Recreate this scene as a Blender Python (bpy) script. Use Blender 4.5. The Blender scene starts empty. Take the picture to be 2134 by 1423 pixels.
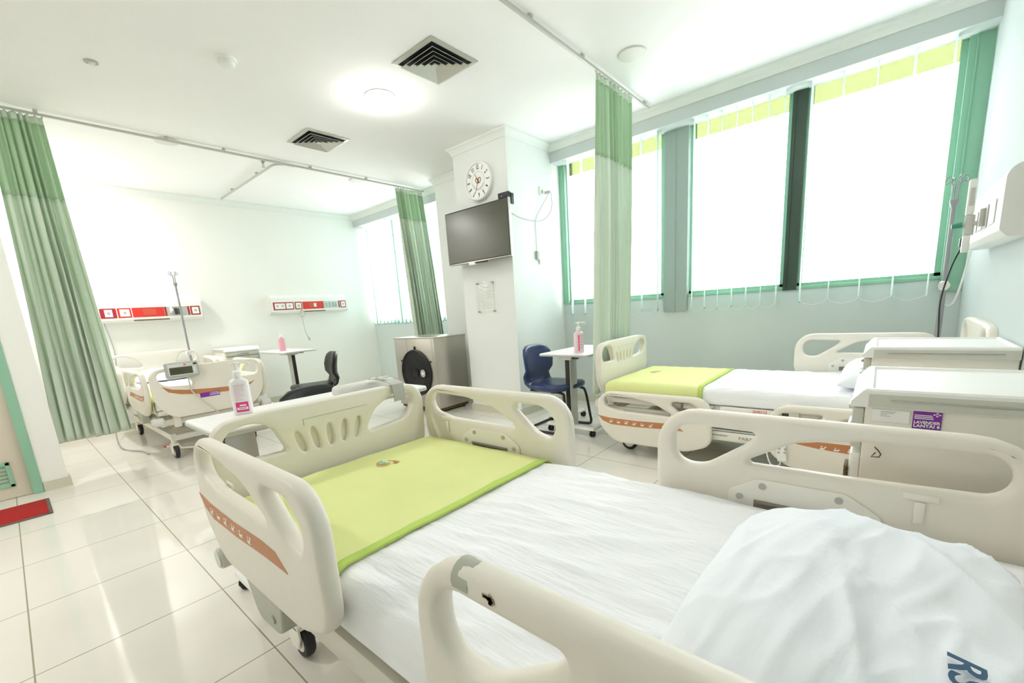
import bpy, bmesh, math, random
from mathutils import Vector, Matrix, noise
from mathutils.geometry import delaunay_2d_cdt
random.seed(7)
PI = math.pi
SC = bpy.context.scene
COL = SC.collection

# ---------------------------------------------------------------- camera
W, H = 2134.0, 1423.0
F_PX, CX, CY = 895.88, 1059.13, 822.50
CAM_Z = 1.1487
ROWS = ((0.7608270307666073, 0.6455775079710071, -0.0661204239007312),
        (0.07735878084222053, -0.19138364239754865, -0.9784620178878956),
        (-0.6443274387153425, 0.7393253564058192, -0.1955509373384211))
cd = bpy.data.cameras.new('camera')
cam = bpy.data.objects.new('camera', cd); COL.objects.link(cam)
r0, r1, r2 = [Vector(r) for r in ROWS]
m = Matrix.Identity(4)
for i in range(3):
    m[i][0] = r0[i]; m[i][1] = -r1[i]; m[i][2] = -r2[i]
m[2][3] = CAM_Z
cam.matrix_world = m
cd.sensor_fit = 'HORIZONTAL'; cd.sensor_width = 36.0
cd.lens = F_PX * 36.0 / W
cd.shift_x = -(CX - W / 2) / W
cd.shift_y = (CY - H / 2) / W
cd.clip_start = 0.02; cd.clip_end = 200
SC.camera = cam

# ---------------------------------------------------------------- world, exposure
wd = bpy.data.worlds.new('sky'); SC.world = wd; wd.use_nodes = True
bg = wd.node_tree.nodes['Background']
bg.inputs[0].default_value = (0.97, 0.98, 1.0, 1); bg.inputs[1].default_value = 5.0
SC.view_settings.view_transform = 'Standard'; SC.view_settings.look = 'None'
SC.view_settings.gamma = 1.0; SC.view_settings.exposure = 0.70
SC.view_settings.use_curve_mapping = False
SC.cycles.max_bounces = 14; SC.cycles.diffuse_bounces = 8; SC.cycles.transparent_max_bounces = 24
SC.cycles.caustics_reflective = False; SC.cycles.caustics_refractive = False
SC.cycles.sample_clamp_indirect = 6.0
LAMP_W = 16.0          # ceiling downlight and the added fill lamps

# ---------------------------------------------------------------- dimensions
CZ = 2.849                       # ceiling
XW, XE = -6.92, 0.42             # west, east wall
YN, YB, YS = 4.427, 4.239, -2.6  # north wall, beam face, south wall
CLX0, CLX1, CLX2 = -4.55, -3.61, -2.87
CLY0, CLY1 = 4.04, 3.50
BX, BY = -4.83, 0.145            # bathroom block corner

# ---------------------------------------------------------------- materials
def mat(name, col, rough=0.5, metal=0.0, spec=0.5, var=0.0, vscale=6.0, bump=0.0, bscale=40.0, coat=0.0, stretch=None):
    M = bpy.data.materials.new(name); M.use_nodes = True
    nt = M.node_tree; b = nt.nodes['Principled BSDF']
    b.inputs['Base Color'].default_value = (*col, 1)
    b.inputs['Roughness'].default_value = rough
    b.inputs['Metallic'].default_value = metal
    b.inputs['Specular IOR Level'].default_value = spec
    if coat: b.inputs['Coat Weight'].default_value = coat
    tc = nt.nodes.new('ShaderNodeTexCoord')
    src = tc.outputs['Object']
    if stretch:
        mp = nt.nodes.new('ShaderNodeMapping'); mp.inputs['Scale'].default_value = stretch
        nt.links.new(src, mp.inputs['Vector']); src = mp.outputs['Vector']
    if var > 0:
        n = nt.nodes.new('ShaderNodeTexNoise'); n.inputs['Scale'].default_value = vscale; n.inputs['Detail'].default_value = 4
        nt.links.new(src, n.inputs['Vector'])
        mx = nt.nodes.new('ShaderNodeMix'); mx.data_type = 'RGBA'
        mx.inputs[6].default_value = (*[max(0, c * (1 - var)) for c in col], 1)
        mx.inputs[7].default_value = (*[min(1, c * (1 + var)) for c in col], 1)
        nt.links.new(n.outputs['Fac'], mx.inputs[0]); nt.links.new(mx.outputs[2], b.inputs['Base Color'])
    if bump > 0:
        n2 = nt.nodes.new('ShaderNodeTexNoise'); n2.inputs['Scale'].default_value = bscale; n2.inputs['Detail'].default_value = 5
        nt.links.new(src, n2.inputs['Vector'])
        bp = nt.nodes.new('ShaderNodeBump'); bp.inputs['Strength'].default_value = bump; bp.inputs['Distance'].default_value = 0.01
        nt.links.new(n2.outputs['Fac'], bp.inputs['Height']); nt.links.new(bp.outputs['Normal'], b.inputs['Normal'])
    return M

def emis(name, col, s):
    M = bpy.data.materials.new(name); M.use_nodes = True
    b = M.node_tree.nodes['Principled BSDF']
    b.inputs['Base Color'].default_value = (0.8, 0.8, 0.8, 1)
    b.inputs['Emission Color'].default_value = (*col, 1); b.inputs['Emission Strength'].default_value = s
    return M

def cloth(name, col, trans=0.4, bump=0.15, bscale=60, tcol=None, alpha=0.0):
    M = bpy.data.materials.new(name); M.use_nodes = True
    nt = M.node_tree; nt.nodes.remove(nt.nodes['Principled BSDF'])
    out = nt.nodes['Material Output']
    d = nt.nodes.new('ShaderNodeBsdfDiffuse'); d.inputs[0].default_value = (*col, 1)
    t = nt.nodes.new('ShaderNodeBsdfTranslucent'); t.inputs[0].default_value = (*(tcol or col), 1)
    n = nt.nodes.new('ShaderNodeTexNoise'); n.inputs['Scale'].default_value = bscale
    tc = nt.nodes.new('ShaderNodeTexCoord'); nt.links.new(tc.outputs['Object'], n.inputs['Vector'])
    bp = nt.nodes.new('ShaderNodeBump'); bp.inputs['Strength'].default_value = bump; bp.inputs['Distance'].default_value = 0.004
    nt.links.new(n.outputs['Fac'], bp.inputs['Height']); nt.links.new(bp.outputs['Normal'], d.inputs['Normal'])
    mx = nt.nodes.new('ShaderNodeMixShader'); mx.inputs[0].default_value = trans
    nt.links.new(d.outputs[0], mx.inputs[1]); nt.links.new(t.outputs[0], mx.inputs[2])
    last = mx
    if alpha > 0:
        tr = nt.nodes.new('ShaderNodeBsdfTransparent')
        m2 = nt.nodes.new('ShaderNodeMixShader'); m2.inputs[0].default_value = alpha
        nt.links.new(last.outputs[0], m2.inputs[1]); nt.links.new(tr.outputs[0], m2.inputs[2]); last = m2
    nt.links.new(last.outputs[0], out.inputs['Surface'])
    return M

def clear(name, tint, gloss=0.06, rough=0.02):
    M = bpy.data.materials.new(name); M.use_nodes = True
    nt = M.node_tree; nt.nodes.remove(nt.nodes['Principled BSDF'])
    out = nt.nodes['Material Output']
    t = nt.nodes.new('ShaderNodeBsdfTransparent'); t.inputs[0].default_value = (*tint, 1)
    g = nt.nodes.new('ShaderNodeBsdfGlossy'); g.inputs['Roughness'].default_value = rough
    mx = nt.nodes.new('ShaderNodeMixShader'); mx.inputs[0].default_value = gloss
    nt.links.new(t.outputs[0], mx.inputs[1]); nt.links.new(g.outputs[0], mx.inputs[2])
    nt.links.new(mx.outputs[0], out.inputs['Surface'])
    return M

def floor_mat():
    M = bpy.data.materials.new('floor_tiles'); M.use_nodes = True
    nt = M.node_tree; b = nt.nodes['Principled BSDF']
    geo = nt.nodes.new('ShaderNodeNewGeometry'); sx = nt.nodes.new('ShaderNodeSeparateXYZ')
    nt.links.new(geo.outputs['Position'], sx.inputs[0])
    def line(sock, off, step):
        a = nt.nodes.new('ShaderNodeMath'); a.operation = 'SUBTRACT'; nt.links.new(sock, a.inputs[0]); a.inputs[1].default_value = off
        p = nt.nodes.new('ShaderNodeMath'); p.operation = 'PINGPONG'; nt.links.new(a.outputs[0], p.inputs[0]); p.inputs[1].default_value = step / 2
        c = nt.nodes.new('ShaderNodeMath'); c.operation = 'LESS_THAN'; nt.links.new(p.outputs[0], c.inputs[0]); c.inputs[1].default_value = 0.0026
        return c
    lx = line(sx.outputs['X'], -2.155, 0.571); ly = line(sx.outputs['Y'], -0.146, 0.579)
    mxl = nt.nodes.new('ShaderNodeMath'); mxl.operation = 'MAXIMUM'
    nt.links.new(lx.outputs[0], mxl.inputs[0]); nt.links.new(ly.outputs[0], mxl.inputs[1])
    n = nt.nodes.new('ShaderNodeTexNoise'); n.inputs['Scale'].default_value = 2.2; n.inputs['Detail'].default_value = 6
    nt.links.new(geo.outputs['Position'], n.inputs['Vector'])
    c1 = nt.nodes.new('ShaderNodeMix'); c1.data_type = 'RGBA'
    c1.inputs[6].default_value = (0.76, 0.72, 0.65, 1); c1.inputs[7].default_value = (0.86, 0.825, 0.76, 1)
    nt.links.new(n.outputs['Fac'], c1.inputs[0])
    c2 = nt.nodes.new('ShaderNodeMix'); c2.data_type = 'RGBA'; c2.inputs[7].default_value = (0.33, 0.31, 0.22, 1)
    nt.links.new(mxl.outputs[0], c2.inputs[0]); nt.links.new(c1.outputs[2], c2.inputs[6])
    nt.links.new(c2.outputs[2], b.inputs['Base Color'])
    b.inputs['Roughness'].default_value = 0.07; b.inputs['Specular IOR Level'].default_value = 0.6
    return M

MT = dict(
    floor=floor_mat(),
    ceil=mat('ceiling_paint', (0.86, 0.86, 0.85), 0.9, var=0.02, vscale=3, bump=0.08, bscale=120),
    wall_w=mat('cream_wall_paint', (0.87, 0.865, 0.83), 0.85, var=0.02, vscale=2, bump=0.06, bscale=90),
    wall_n=mat('mint_wall_backlit', (0.63, 0.69, 0.67), 0.8, var=0.03, vscale=3, bump=0.05, bscale=90),  # mint paint darkened to carry the window wall's backlit shade
    wall_c=mat('column_paint', (0.81, 0.83, 0.81), 0.8, var=0.02, vscale=3, bump=0.05, bscale=90),
    wall_e=mat('pale_mint_wall_paint', (0.56, 0.615, 0.615), 0.8, var=0.03, vscale=3, bump=0.05, bscale=90),
    trim=mat('cornice_white', (0.80, 0.82, 0.79), 0.8, var=0.02),
    beam=mat('beam_grey_paint', (0.58, 0.63, 0.62), 0.8, var=0.02),
    base=mat('baseboard_tile', (0.62, 0.60, 0.49), 0.4, var=0.05),
    green_al=mat('green_aluminium', (0.28, 0.52, 0.37), 0.4, var=0.03),
    pillar=mat('pillar_grey', (0.36, 0.43, 0.40), 0.6, var=0.03),
    backlit_green=mat('backlit_mullion', (0.035, 0.06, 0.04), 0.4, var=0.1),  # green darkened to near-black; the mullion's backlit shade is in the colour
    glass=clear('window_glass', (0.985, 0.99, 0.985)),
    eave_tint=clear('yellow_green_eave_strip', (0.36, 0.385, 0.25), 0.02),
    slat=cloth('blind_slat', (0.70, 0.82, 0.80), 0.22, tcol=(0.55, 0.78, 0.76)),
    curtain=cloth('curtain_green', (0.76, 0.82, 0.73), 0.32, tcol=(0.70, 0.82, 0.68)),
    net=cloth('curtain_net', (0.52, 0.67, 0.48), 0.3, tcol=(0.50, 0.68, 0.48), alpha=0.1),
    rail=mat('curtain_rail_white', (0.50, 0.50, 0.45), 0.45, var=0.04),
    bed=mat('bed_cream_plastic', (0.80, 0.755, 0.67), 0.42, var=0.025, vscale=30, bump=0.05, bscale=300),
    bed_lt=mat('bed_ivory_plate', (0.84, 0.81, 0.74), 0.4, var=0.02),
    bed_steel=mat('bed_frame_paint', (0.74, 0.715, 0.64), 0.4, var=0.03),
    bed_grey=mat('bed_grey_plastic', (0.44, 0.45, 0.38), 0.5, var=0.03),
    orange=mat('orange_strip', (0.52, 0.21, 0.085), 0.45, var=0.04),
    white=mat('white_print', (0.88, 0.88, 0.86), 0.6, var=0.01),
    sheet=mat('white_sheet', (0.90, 0.905, 0.93), 0.9, spec=0.1, var=0.01, bump=0.6, bscale=10, stretch=(1.0, 6.0, 1.0)),
    pillow=mat('white_pillowcase', (0.87, 0.90, 0.96), 0.9, spec=0.1, var=0.03, vscale=5, bump=0.5, bscale=9, stretch=(3, 1.2, 1)),
    lime=mat('lime_blanket', (0.76, 0.80, 0.36), 0.9, spec=0.1, var=0.03, vscale=8, bump=0.2, bscale=260),
    limetrim=mat('lime_hem', (0.50, 0.66, 0.16), 0.9, spec=0.1, var=0.03),
    rubber=mat('black_rubber', (0.02, 0.018, 0.018), 0.6, var=0.1),
    blackvinyl=mat('black_vinyl', (0.012, 0.0125, 0.011), 0.35, spec=0.35, var=0.2, vscale=20),
    bluevinyl=mat('navy_vinyl', (0.022, 0.04, 0.12), 0.28, var=0.15, vscale=20),
    blackmetal=mat('black_metal', (0.015, 0.015, 0.015), 0.4, var=0.1),
    alu=mat('aluminium', (0.60, 0.60, 0.57), 0.35, metal=0.6, var=0.04),
    chrome=mat('chrome', (0.55, 0.55, 0.53), 0.2, metal=1.0, var=0.04),
    steel=mat('stainless_sheet', (0.52, 0.49, 0.44), 0.32, metal=0.75, var=0.06, vscale=3),
    table=mat('table_top_laminate', (0.86, 0.86, 0.85), 0.35, var=0.01),
    tedge=mat('table_edge_grey', (0.52, 0.52, 0.50), 0.5, var=0.03),
    cab=mat('cabinet_cream', (0.80, 0.765, 0.69), 0.5, var=0.03, vscale=20),
    cabtop=mat('cabinet_top_white', (0.86, 0.86, 0.83), 0.4, var=0.01),
    cabedge=mat('cabinet_edge_grey', (0.60, 0.60, 0.53), 0.45, var=0.03),
    black=mat('black_plastic', (0.012, 0.012, 0.012), 0.45, var=0.1),
    screen=mat('screen_glass', (0.065, 0.068, 0.042), 0.22, var=0.08, vscale=3),
    dark=mat('dark_void', (0.01, 0.012, 0.014), 0.8, var=0.1),
    grey=mat('grey_plastic', (0.45, 0.45, 0.42), 0.5, var=0.04),
    ltgrey=mat('light_grey_plastic', (0.68, 0.68, 0.64), 0.5, var=0.03),
    red=mat('red_panel', (0.70, 0.035, 0.03), 0.4, var=0.05),
    dkred=mat('dark_red_panel', (0.38, 0.02, 0.03), 0.4, var=0.05),
    matred=mat('red_mat_pile', (0.45, 0.012, 0.012), 0.95, var=0.3, vscale=90, bump=0.6, bscale=200),
    matedge=mat('mat_border', (0.16, 0.13, 0.12), 0.9, var=0.1),
    brown=mat('brown_recess', (0.13, 0.08, 0.03), 0.7, var=0.1),
    doorm=mat('door_beige', (0.72, 0.64, 0.54), 0.6, var=0.03, bump=0.1, bscale=60),
    purple=mat('purple_sticker', (0.22, 0.02, 0.33), 0.5, var=0.05),
    pink=mat('pink_label', (0.80, 0.04, 0.22), 0.5, var=0.03),
    pinkbody=mat('pink_liquid', (0.80, 0.40, 0.47), 0.3, var=0.05),
    bottle=mat('bottle_white', (0.86, 0.83, 0.84), 0.35, var=0.01),
    bottlepk=mat('bottle_pale_pink', (0.84, 0.68, 0.72), 0.3, var=0.03),
    ink=mat('ink_dark', (0.05, 0.05, 0.05), 0.6, var=0.1),
    inkgrey=mat('ink_grey', (0.35, 0.35, 0.34), 0.6, var=0.05),
    inkpale=mat('ink_pale', (0.55, 0.55, 0.54), 0.6, var=0.05),
    inkblue=mat('ink_blue', (0.05, 0.12, 0.22), 0.6, var=0.05),
    inkred=mat('ink_red', (0.62, 0.09, 0.05), 0.6, var=0.05),
    teal=mat('teal_print', (0.15, 0.5, 0.48), 0.6, var=0.05),
    heart=mat('brown_red_print', (0.35, 0.09, 0.05), 0.6, var=0.05),
    paper=mat('paper', (0.88, 0.88, 0.86), 0.8, var=0.01),
    acrylic=clear('clear_acrylic', (0.985, 0.99, 0.985), 0.04),
    cable=mat('grey_cable', (0.36, 0.36, 0.36), 0.5, var=0.04),
    green=mat('green_knob', (0.03, 0.22, 0.13), 0.4, var=0.05),
    polegrey=mat('pole_grey_metal', (0.30, 0.30, 0.31), 0.35, metal=0.3, var=0.05),
    slotgrey=mat('slot_grey', (0.22, 0.20, 0.165), 0.6, var=0.1),
    scuff=mat('scuff_brown', (0.36, 0.28, 0.2), 0.7, var=0.1),
    lens=emis('lamp_lens', (1.0, 0.98, 0.93), 9.0),
    metalvent=mat('vent_metal', (0.60, 0.60, 0.54), 0.35, metal=0.5, var=0.05),
)

# ---------------------------------------------------------------- mesh helpers
def B(): return bmesh.new()

def add_box(bm, c, s, bev=0.0, seg=2, M=None):
    t = bmesh.new(); bmesh.ops.create_cube(t, size=1.0)
    bmesh.ops.scale(t, vec=Vector(s), verts=t.verts)
    if bev > 0:
        bmesh.ops.bevel(t, geom=list(t.edges), offset=min(bev, 0.49 * min(s)), segments=seg, profile=0.5, affect='EDGES')
    mt = Matrix.Translation(Vector(c))
    if M is not None: mt = mt @ M.to_4x4()
    bmesh.ops.transform(t, matrix=mt, verts=t.verts)
    merge(bm, t)

def bx(bm, x0, x1, y0, y1, z0, z1, bev=0.0, seg=2):
    add_box(bm, ((x0 + x1) / 2, (y0 + y1) / 2, (z0 + z1) / 2), (abs(x1 - x0), abs(y1 - y0), abs(z1 - z0)), bev, seg)

def merge(bm, t):
    vm = {}
    for v in t.verts: vm[v] = bm.verts.new(v.co)
    for f in t.faces:
        try: bm.faces.new([vm[v] for v in f.verts])
        except ValueError: pass
    t.free()

def frame_of(d):
    d = d.normalized()
    a = Vector((0, 0, 1)) if abs(d.z) < 0.95 else Vector((1, 0, 0))
    u = d.cross(a).normalized(); v = d.cross(u).normalized()
    return u, v

def cyl(bm, p0, p1, r0, r1=None, seg=16, caps=True):
    p0, p1 = Vector(p0), Vector(p1); r1 = r0 if r1 is None else r1
    u, v = frame_of(p1 - p0)
    A = [bm.verts.new(p0 + (u * math.cos(a) + v * math.sin(a)) * r0) for a in [2 * PI * i / seg for i in range(seg)]]
    C = [bm.verts.new(p1 + (u * math.cos(a) + v * math.sin(a)) * r1) for a in [2 * PI * i / seg for i in range(seg)]]
    for i in range(seg):
        j = (i + 1) % seg; bm.faces.new((A[i], A[j], C[j], C[i]))
    if caps: bm.faces.new(A[::-1]); bm.faces.new(C)

def tube(bm, pts, r, seg=8, closed=False):
    pts = [Vector(p) for p in pts]; n = len(pts); rings = []
    prev = None
    for i, p in enumerate(pts):
        if closed: d = pts[(i + 1) % n] - pts[i - 1]
        else: d = pts[min(i + 1, n - 1)] - pts[max(i - 1, 0)]
        if d.length < 1e-9: d = Vector((0, 0, 1))
        d.normalize()
        if prev is None: u, v = frame_of(d)
        else:
            u = prev - d * prev.dot(d)
            u = u.normalized() if u.length > 1e-6 else frame_of(d)[0]
            v = d.cross(u)
        prev = u
        rings.append([bm.verts.new(p + (u * math.cos(a) + v * math.sin(a)) * r) for a in [2 * PI * k / seg for k in range(seg)]])
    for i in range(n if closed else n - 1):
        A, C = rings[i], rings[(i + 1) % n]
        for k in range(seg):
            l = (k + 1) % seg; bm.faces.new((A[k], A[l], C[l], C[k]))
    if not closed:
        bm.faces.new(rings[0][::-1]); bm.faces.new(rings[-1])

def loft(bm, rings, caps=True):
    R = [[bm.verts.new(Vector(p)) for p in r] for r in rings]; n = len(R[0])
    for i in range(len(R) - 1):
        for k in range(n):
            l = (k + 1) % n; bm.faces.new((R[i][k], R[i][l], R[i + 1][l], R[i + 1][k]))
    if caps: bm.faces.new(R[0][::-1]); bm.faces.new(R[-1])

def lathe(bm, prof, c=(0, 0, 0), axis='Z', seg=24):
    c = Vector(c); rings = []
    for r, h in prof:
        ring = []
        for i in range(seg):
            a = 2 * PI * i / seg; x, y = r * math.cos(a), r * math.sin(a)
            if axis == 'Z': p = Vector((x, y, h))
            elif axis == 'Y': p = Vector((x, -h, y))
            else: p = Vector((h, x, y))
            ring.append(c + p)
        rings.append(ring)
    loft(bm, rings)

def smooth_path(pts, n=8):
    P = [Vector(p) for p in pts]; out = []
    for i in range(len(P) - 1):
        a, b, c, d = P[max(i - 1, 0)], P[i], P[i + 1], P[min(i + 2, len(P) - 1)]
        for k in range(n):
            t = k / n
            out.append(0.5 * ((2 * b) + (c - a) * t + (2 * a - 5 * b + 4 * c - d) * t * t + (3 * b - a - 3 * c + d) * t ** 3))
    out.append(P[-1]); return out

def fillet(pts, seg=6):
    out = []; n = len(pts)
    for i in range(n):
        p = Vector(pts[i][:2]); r = pts[i][2] if len(pts[i]) > 2 else 0
        a = Vector(pts[i - 1][:2]); b = Vector(pts[(i + 1) % n][:2])
        if r <= 0: out.append(p); continue
        da, db = (a - p), (b - p); la, lb = da.length, db.length; da.normalize(); db.normalize()
        ang = math.acos(max(-1, min(1, da.dot(db))))
        if ang > PI - 0.02: out.append(p); continue
        t = min(r / math.tan(ang / 2), la * 0.49, lb * 0.49); rr = t * math.tan(ang / 2)
        cen = p + (da + db).normalized() * (rr / math.sin(ang / 2))
        s = p + da * t; e = p + db * t
        a0 = math.atan2(s.y - cen.y, s.x - cen.x); a1 = math.atan2(e.y - cen.y, e.x - cen.x)
        d = a1 - a0
        while d > PI: d -= 2 * PI
        while d < -PI: d += 2 * PI
        for k in range(seg + 1):
            q = a0 + d * k / seg; out.append(cen + Vector((math.cos(q), math.sin(q))) * rr)
    return out

def area2(P): return sum(P[i - 1].x * P[i].y - P[i].x * P[i - 1].y for i in range(len(P))) / 2

def clean(P):
    o = []
    for p in P:
        if not o or (p - o[-1]).length > 1e-4: o.append(p)
    if (o[0] - o[-1]).length < 1e-4: o.pop()
    return o

def inset(P, d):
    n = len(P); out = []
    for i in range(n):
        a = (P[i] - P[i - 1]); b = (P[(i + 1) % n] - P[i])
        a.normalize(); b.normalize()
        na, nb = Vector((-a.y, a.x)), Vector((-b.y, b.x))
        s = na + nb
        s = s.normalized() if s.length > 1e-6 else na
        k = max(0.5, s.dot(na))
        out.append(P[i] + s * (d / k))
    return out

def plate(bm, loops, t, bev=0.0, to3=lambda x, y, z: (x, y, z), seg=3):
    """flat plate with holes and rounded edges; loops[0] is the outline, thickness t centred on z=0"""
    L = []
    for i, P in enumerate(loops):
        P = clean([Vector(p[:2]) for p in P])
        a = area2(P)
        if (i == 0 and a < 0) or (i > 0 and a > 0): P = P[::-1]
        L.append(P)
    levels = []
    if bev > 0:
        for k in range(seg + 1):
            q = (PI / 2) * k / seg
            levels.append((bev * (1 - math.sin(q)), t / 2 - bev + bev * math.cos(q)))
        levels += [(d, -z) for d, z in levels[::-1]]
    else: levels = [(0, t / 2), (0, -t / 2)]
    allv = []
    for d, z in levels:
        row = []
        for P in L:
            row.append([bm.verts.new(Vector(to3(p.x, p.y, z))) for p in (inset(P, d) if d > 1e-9 else P)])
        allv.append(row)
    for a, b in zip(allv[:-1], allv[1:]):
        for A, C in zip(a, b):
            n = len(A)
            for k in range(n):
                l = (k + 1) % n; bm.faces.new((A[k], C[k], C[l], A[l]))
    for idx, flip in ((0, False), (-1, True)):
        d = levels[idx][0]
        polys = [(inset(P, d) if d > 1e-9 else P) for P in L]
        pts, edges = [], []
        for P in polys:
            o = len(pts); n = len(P); pts += [Vector((p.x, p.y)) for p in P]
            edges += [(o + k, o + (k + 1) % n) for k in range(n)]
        flat = [v for r in allv[idx] for v in r]
        cv, ce, cf, ov, oe, of = delaunay_2d_cdt(pts, edges, [], 0, 1e-7)
        for tri in cf:
            if any(not ov[i] for i in tri): continue
            q = (cv[tri[0]] + cv[tri[1]] + cv[tri[2]]) / 3; inside = False
            for ea, eb in edges:
                A, C = pts[ea], pts[eb]
                if (A.y > q.y) != (C.y > q.y) and q.x < (C.x - A.x) * (q.y - A.y) / (C.y - A.y) + A.x: inside = not inside
            if not inside: continue
            vs = [flat[ov[i][0]] for i in tri]
            if len(set(vs)) < 3: continue
            try: bm.faces.new(vs[::-1] if flip else vs)
            except ValueError: pass

def sweep(bm, path, prof):
    """horizontal sweep of profile (offset to the right of travel, z) with mitred corners"""
    P = [Vector(p) for p in path]; n = len(P); rows = []
    for i in range(n):
        a = (P[i] - P[i - 1]).normalized() if i > 0 else (P[1] - P[0]).normalized()
        b = (P[i + 1] - P[i]).normalized() if i < n - 1 else a
        na, nb = Vector((a.y, -a.x)), Vector((b.y, -b.x))
        s = (na + nb).normalized(); k = s.dot(na)
        rows.append([Vector((P[i].x + s.x * d / k, P[i].y + s.y * d / k, z)) for d, z in prof])
    loft(bm, rows)

_tc = {}
def add_text(bm, s, size, to3, depth=0.0006, xs=1.0, bold=0.0):
    cu = bpy.data.curves.new('t', 'FONT'); cu.body = s; cu.size = size; cu.extrude = depth; cu.offset = bold
    cu.align_x = 'CENTER'; cu.align_y = 'CENTER'; cu.resolution_u = 3
    ob = bpy.data.objects.new('t', cu); COL.objects.link(ob)
    dg = bpy.context.evaluated_depsgraph_get()
    me = bpy.data.meshes.new_from_object(ob.evaluated_get(dg))
    vs = [bm.verts.new(Vector(to3(v.co.x * xs, v.co.y, v.co.z + depth))) for v in me.vertices]
    for p in me.polygons:
        try: bm.faces.new([vs[i] for i in p.vertices])
        except ValueError: pass
    bpy.data.objects.remove(ob); bpy.data.curves.remove(cu); bpy.data.meshes.remove(me)

def obj(name, bm, m, parent=None, smooth=True, ang=40, loc=None):
    bmesh.ops.recalc_face_normals(bm, faces=list(bm.faces))
    me = bpy.data.meshes.new(name); bm.to_mesh(me); bm.free()
    me.materials.append(MT[m] if isinstance(m, str) else m)
    if smooth:
        me.shade_smooth(); me.set_sharp_from_angle(angle=math.radians(ang))
    o = bpy.data.objects.new(name, me); COL.objects.link(o)
    if parent is not None: o.parent = parent
    if loc is not None: o.location = loc
    return o

def tag(o, label, cat, group=None):
    o['label'] = label; o['category'] = cat
    if group: o['group'] = group
    return o

def thing(name, label, cat, loc=(0, 0, 0), rz=0.0, group=None):
    o = bpy.data.objects.new(name, None); COL.objects.link(o)
    o.empty_display_size = 0.1; o.location = loc; o.rotation_euler = (0, 0, rz)
    return tag(o, label, cat, group)

def struct(name, bm, m, parent=None, smooth=False):
    o = obj(name, bm, m, parent, smooth)
    if parent is None: o['kind'] = 'structure'
    return o

def dup(root, loc, rz, label, group=None):
    r = root.copy(); COL.objects.link(r); r.location = loc; r.rotation_euler = (0, 0, rz)
    r['label'] = label
    if group: r['group'] = group
    for ch in list(root.children):
        c = ch.copy(); COL.objects.link(c); c.parent = r
        for g in list(ch.children):
            d = g.copy(); COL.objects.link(d); d.parent = c
    return r

def superell(a, b, n=24, p=2.6, cx=0.0, cy=0.0):
    out = []
    for i in range(n):
        t = 2 * PI * i / n; c, s = math.cos(t), math.sin(t)
        out.append(Vector((cx + a * math.copysign(abs(c) ** (2 / p), c), cy + b * math.copysign(abs(s) ** (2 / p), s))))
    return out
XZ = lambda y0: (lambda x, z, d: (x, y0 + d, z))     # plate drawn in x,z ; thickness along y
YZ = lambda x0: (lambda y, z, d: (x0 + d, y, z))     # plate drawn in y,z ; thickness along x

# ================================================================ SETTING
b = B(); bx(b, XW - .2, XE + .2, YS - .2, YN + .2, -0.12, 0.0); struct('floor', b, 'floor')
b = B(); bx(b, XW - .2, XE + .2, YS - .2, YN + .2, CZ, CZ + 0.12); struct('ceiling', b, 'ceil')
b = B(); bx(b, XW - .15, XW, BY - .1, YN + .15, 0, CZ); struct('wall_west', b, 'wall_w')
b = B(); bx(b, XE, XE + .15, YS - .15, YN + .15, 0, CZ); struct('wall_east', b, 'wall_e')
b = B(); bx(b, BX - .1, XE + .15, YS - .15, YS, 0, CZ); struct('wall_south', b, 'wall_w')
# bathroom block with the doorway
b = B()
bx(b, BX - .12, BX, 0.0, BY, 0, CZ)                # pier beside the door
bx(b, XW - .1, BX - .12, BY - .12, BY, 0, CZ)      # wall facing the far beds
bx(b, BX - .12, BX, -0.98, 0.0, 2.12, CZ)
bx(b, BX - .12, BX, YS - .1, -0.98, 0, CZ)
struct('wall_southwest', b, 'wall_w')
# north wall: solid parts round the windows
W1, W2, W3 = (-2.80, -1.685), (-1.445, -0.65), (-0.56, 0.305)
WW = (-6.86, -4.55)
ZS, ZSW, ZT = 1.165, 1.06, 2.76
b = B()
bx(b, XW - .1, WW[1], YN, YN + .16, 0, ZSW); bx(b, XW - .1, WW[0], YN, YN + .16, ZSW, CZ)
bx(b, WW[1], W1[0], YN, YN + .16, 0, CZ)
bx(b, W1[0], XE + .1, YN, YN + .16, 0, ZS)
bx(b, W1[1], W2[0], YN, YN + .16, ZS, CZ)
bx(b, W3[1], XE + .1, YN, YN + .16, ZS, CZ)
for a in (WW, W1, (W2[0], W3[1])): bx(b, a[0], a[1], YN, YN + .16, ZT, CZ)
struct('wall_north', b, 'wall_n')
# column: broad back part and the pilaster in front of it
b = B(); bx(b, CLX0, CLX2, CLY0, YN, 0, CZ); bx(b, CLX1, CLX2, CLY1, CLY0, 0, CZ); struct('wall_column', b, 'wall_c')
# beam that hides the blind tracks
b = B(); bx(b, XW, CLX0, YB, YN, 2.668, CZ); bx(b, CLX2, XE, YB, YN, 2.668, CZ); struct('trim_1', b, 'beam')
# cornice
prof = [(0, CZ - .075), (.010, CZ - .075), (.014, CZ - .06), (.022, CZ - .042), (.036, CZ - .026), (.048, CZ - .02), (.05, CZ), (0, CZ)]
b = B(); sweep(b, [(XW, BY), (XW, YB), (CLX0, YB), (CLX0, CLY0), (CLX1, CLY0), (CLX1, CLY1), (CLX2, CLY1), (CLX2, YB), (XE, YB)], prof)
struct('trim_2', b, 'trim')
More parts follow.
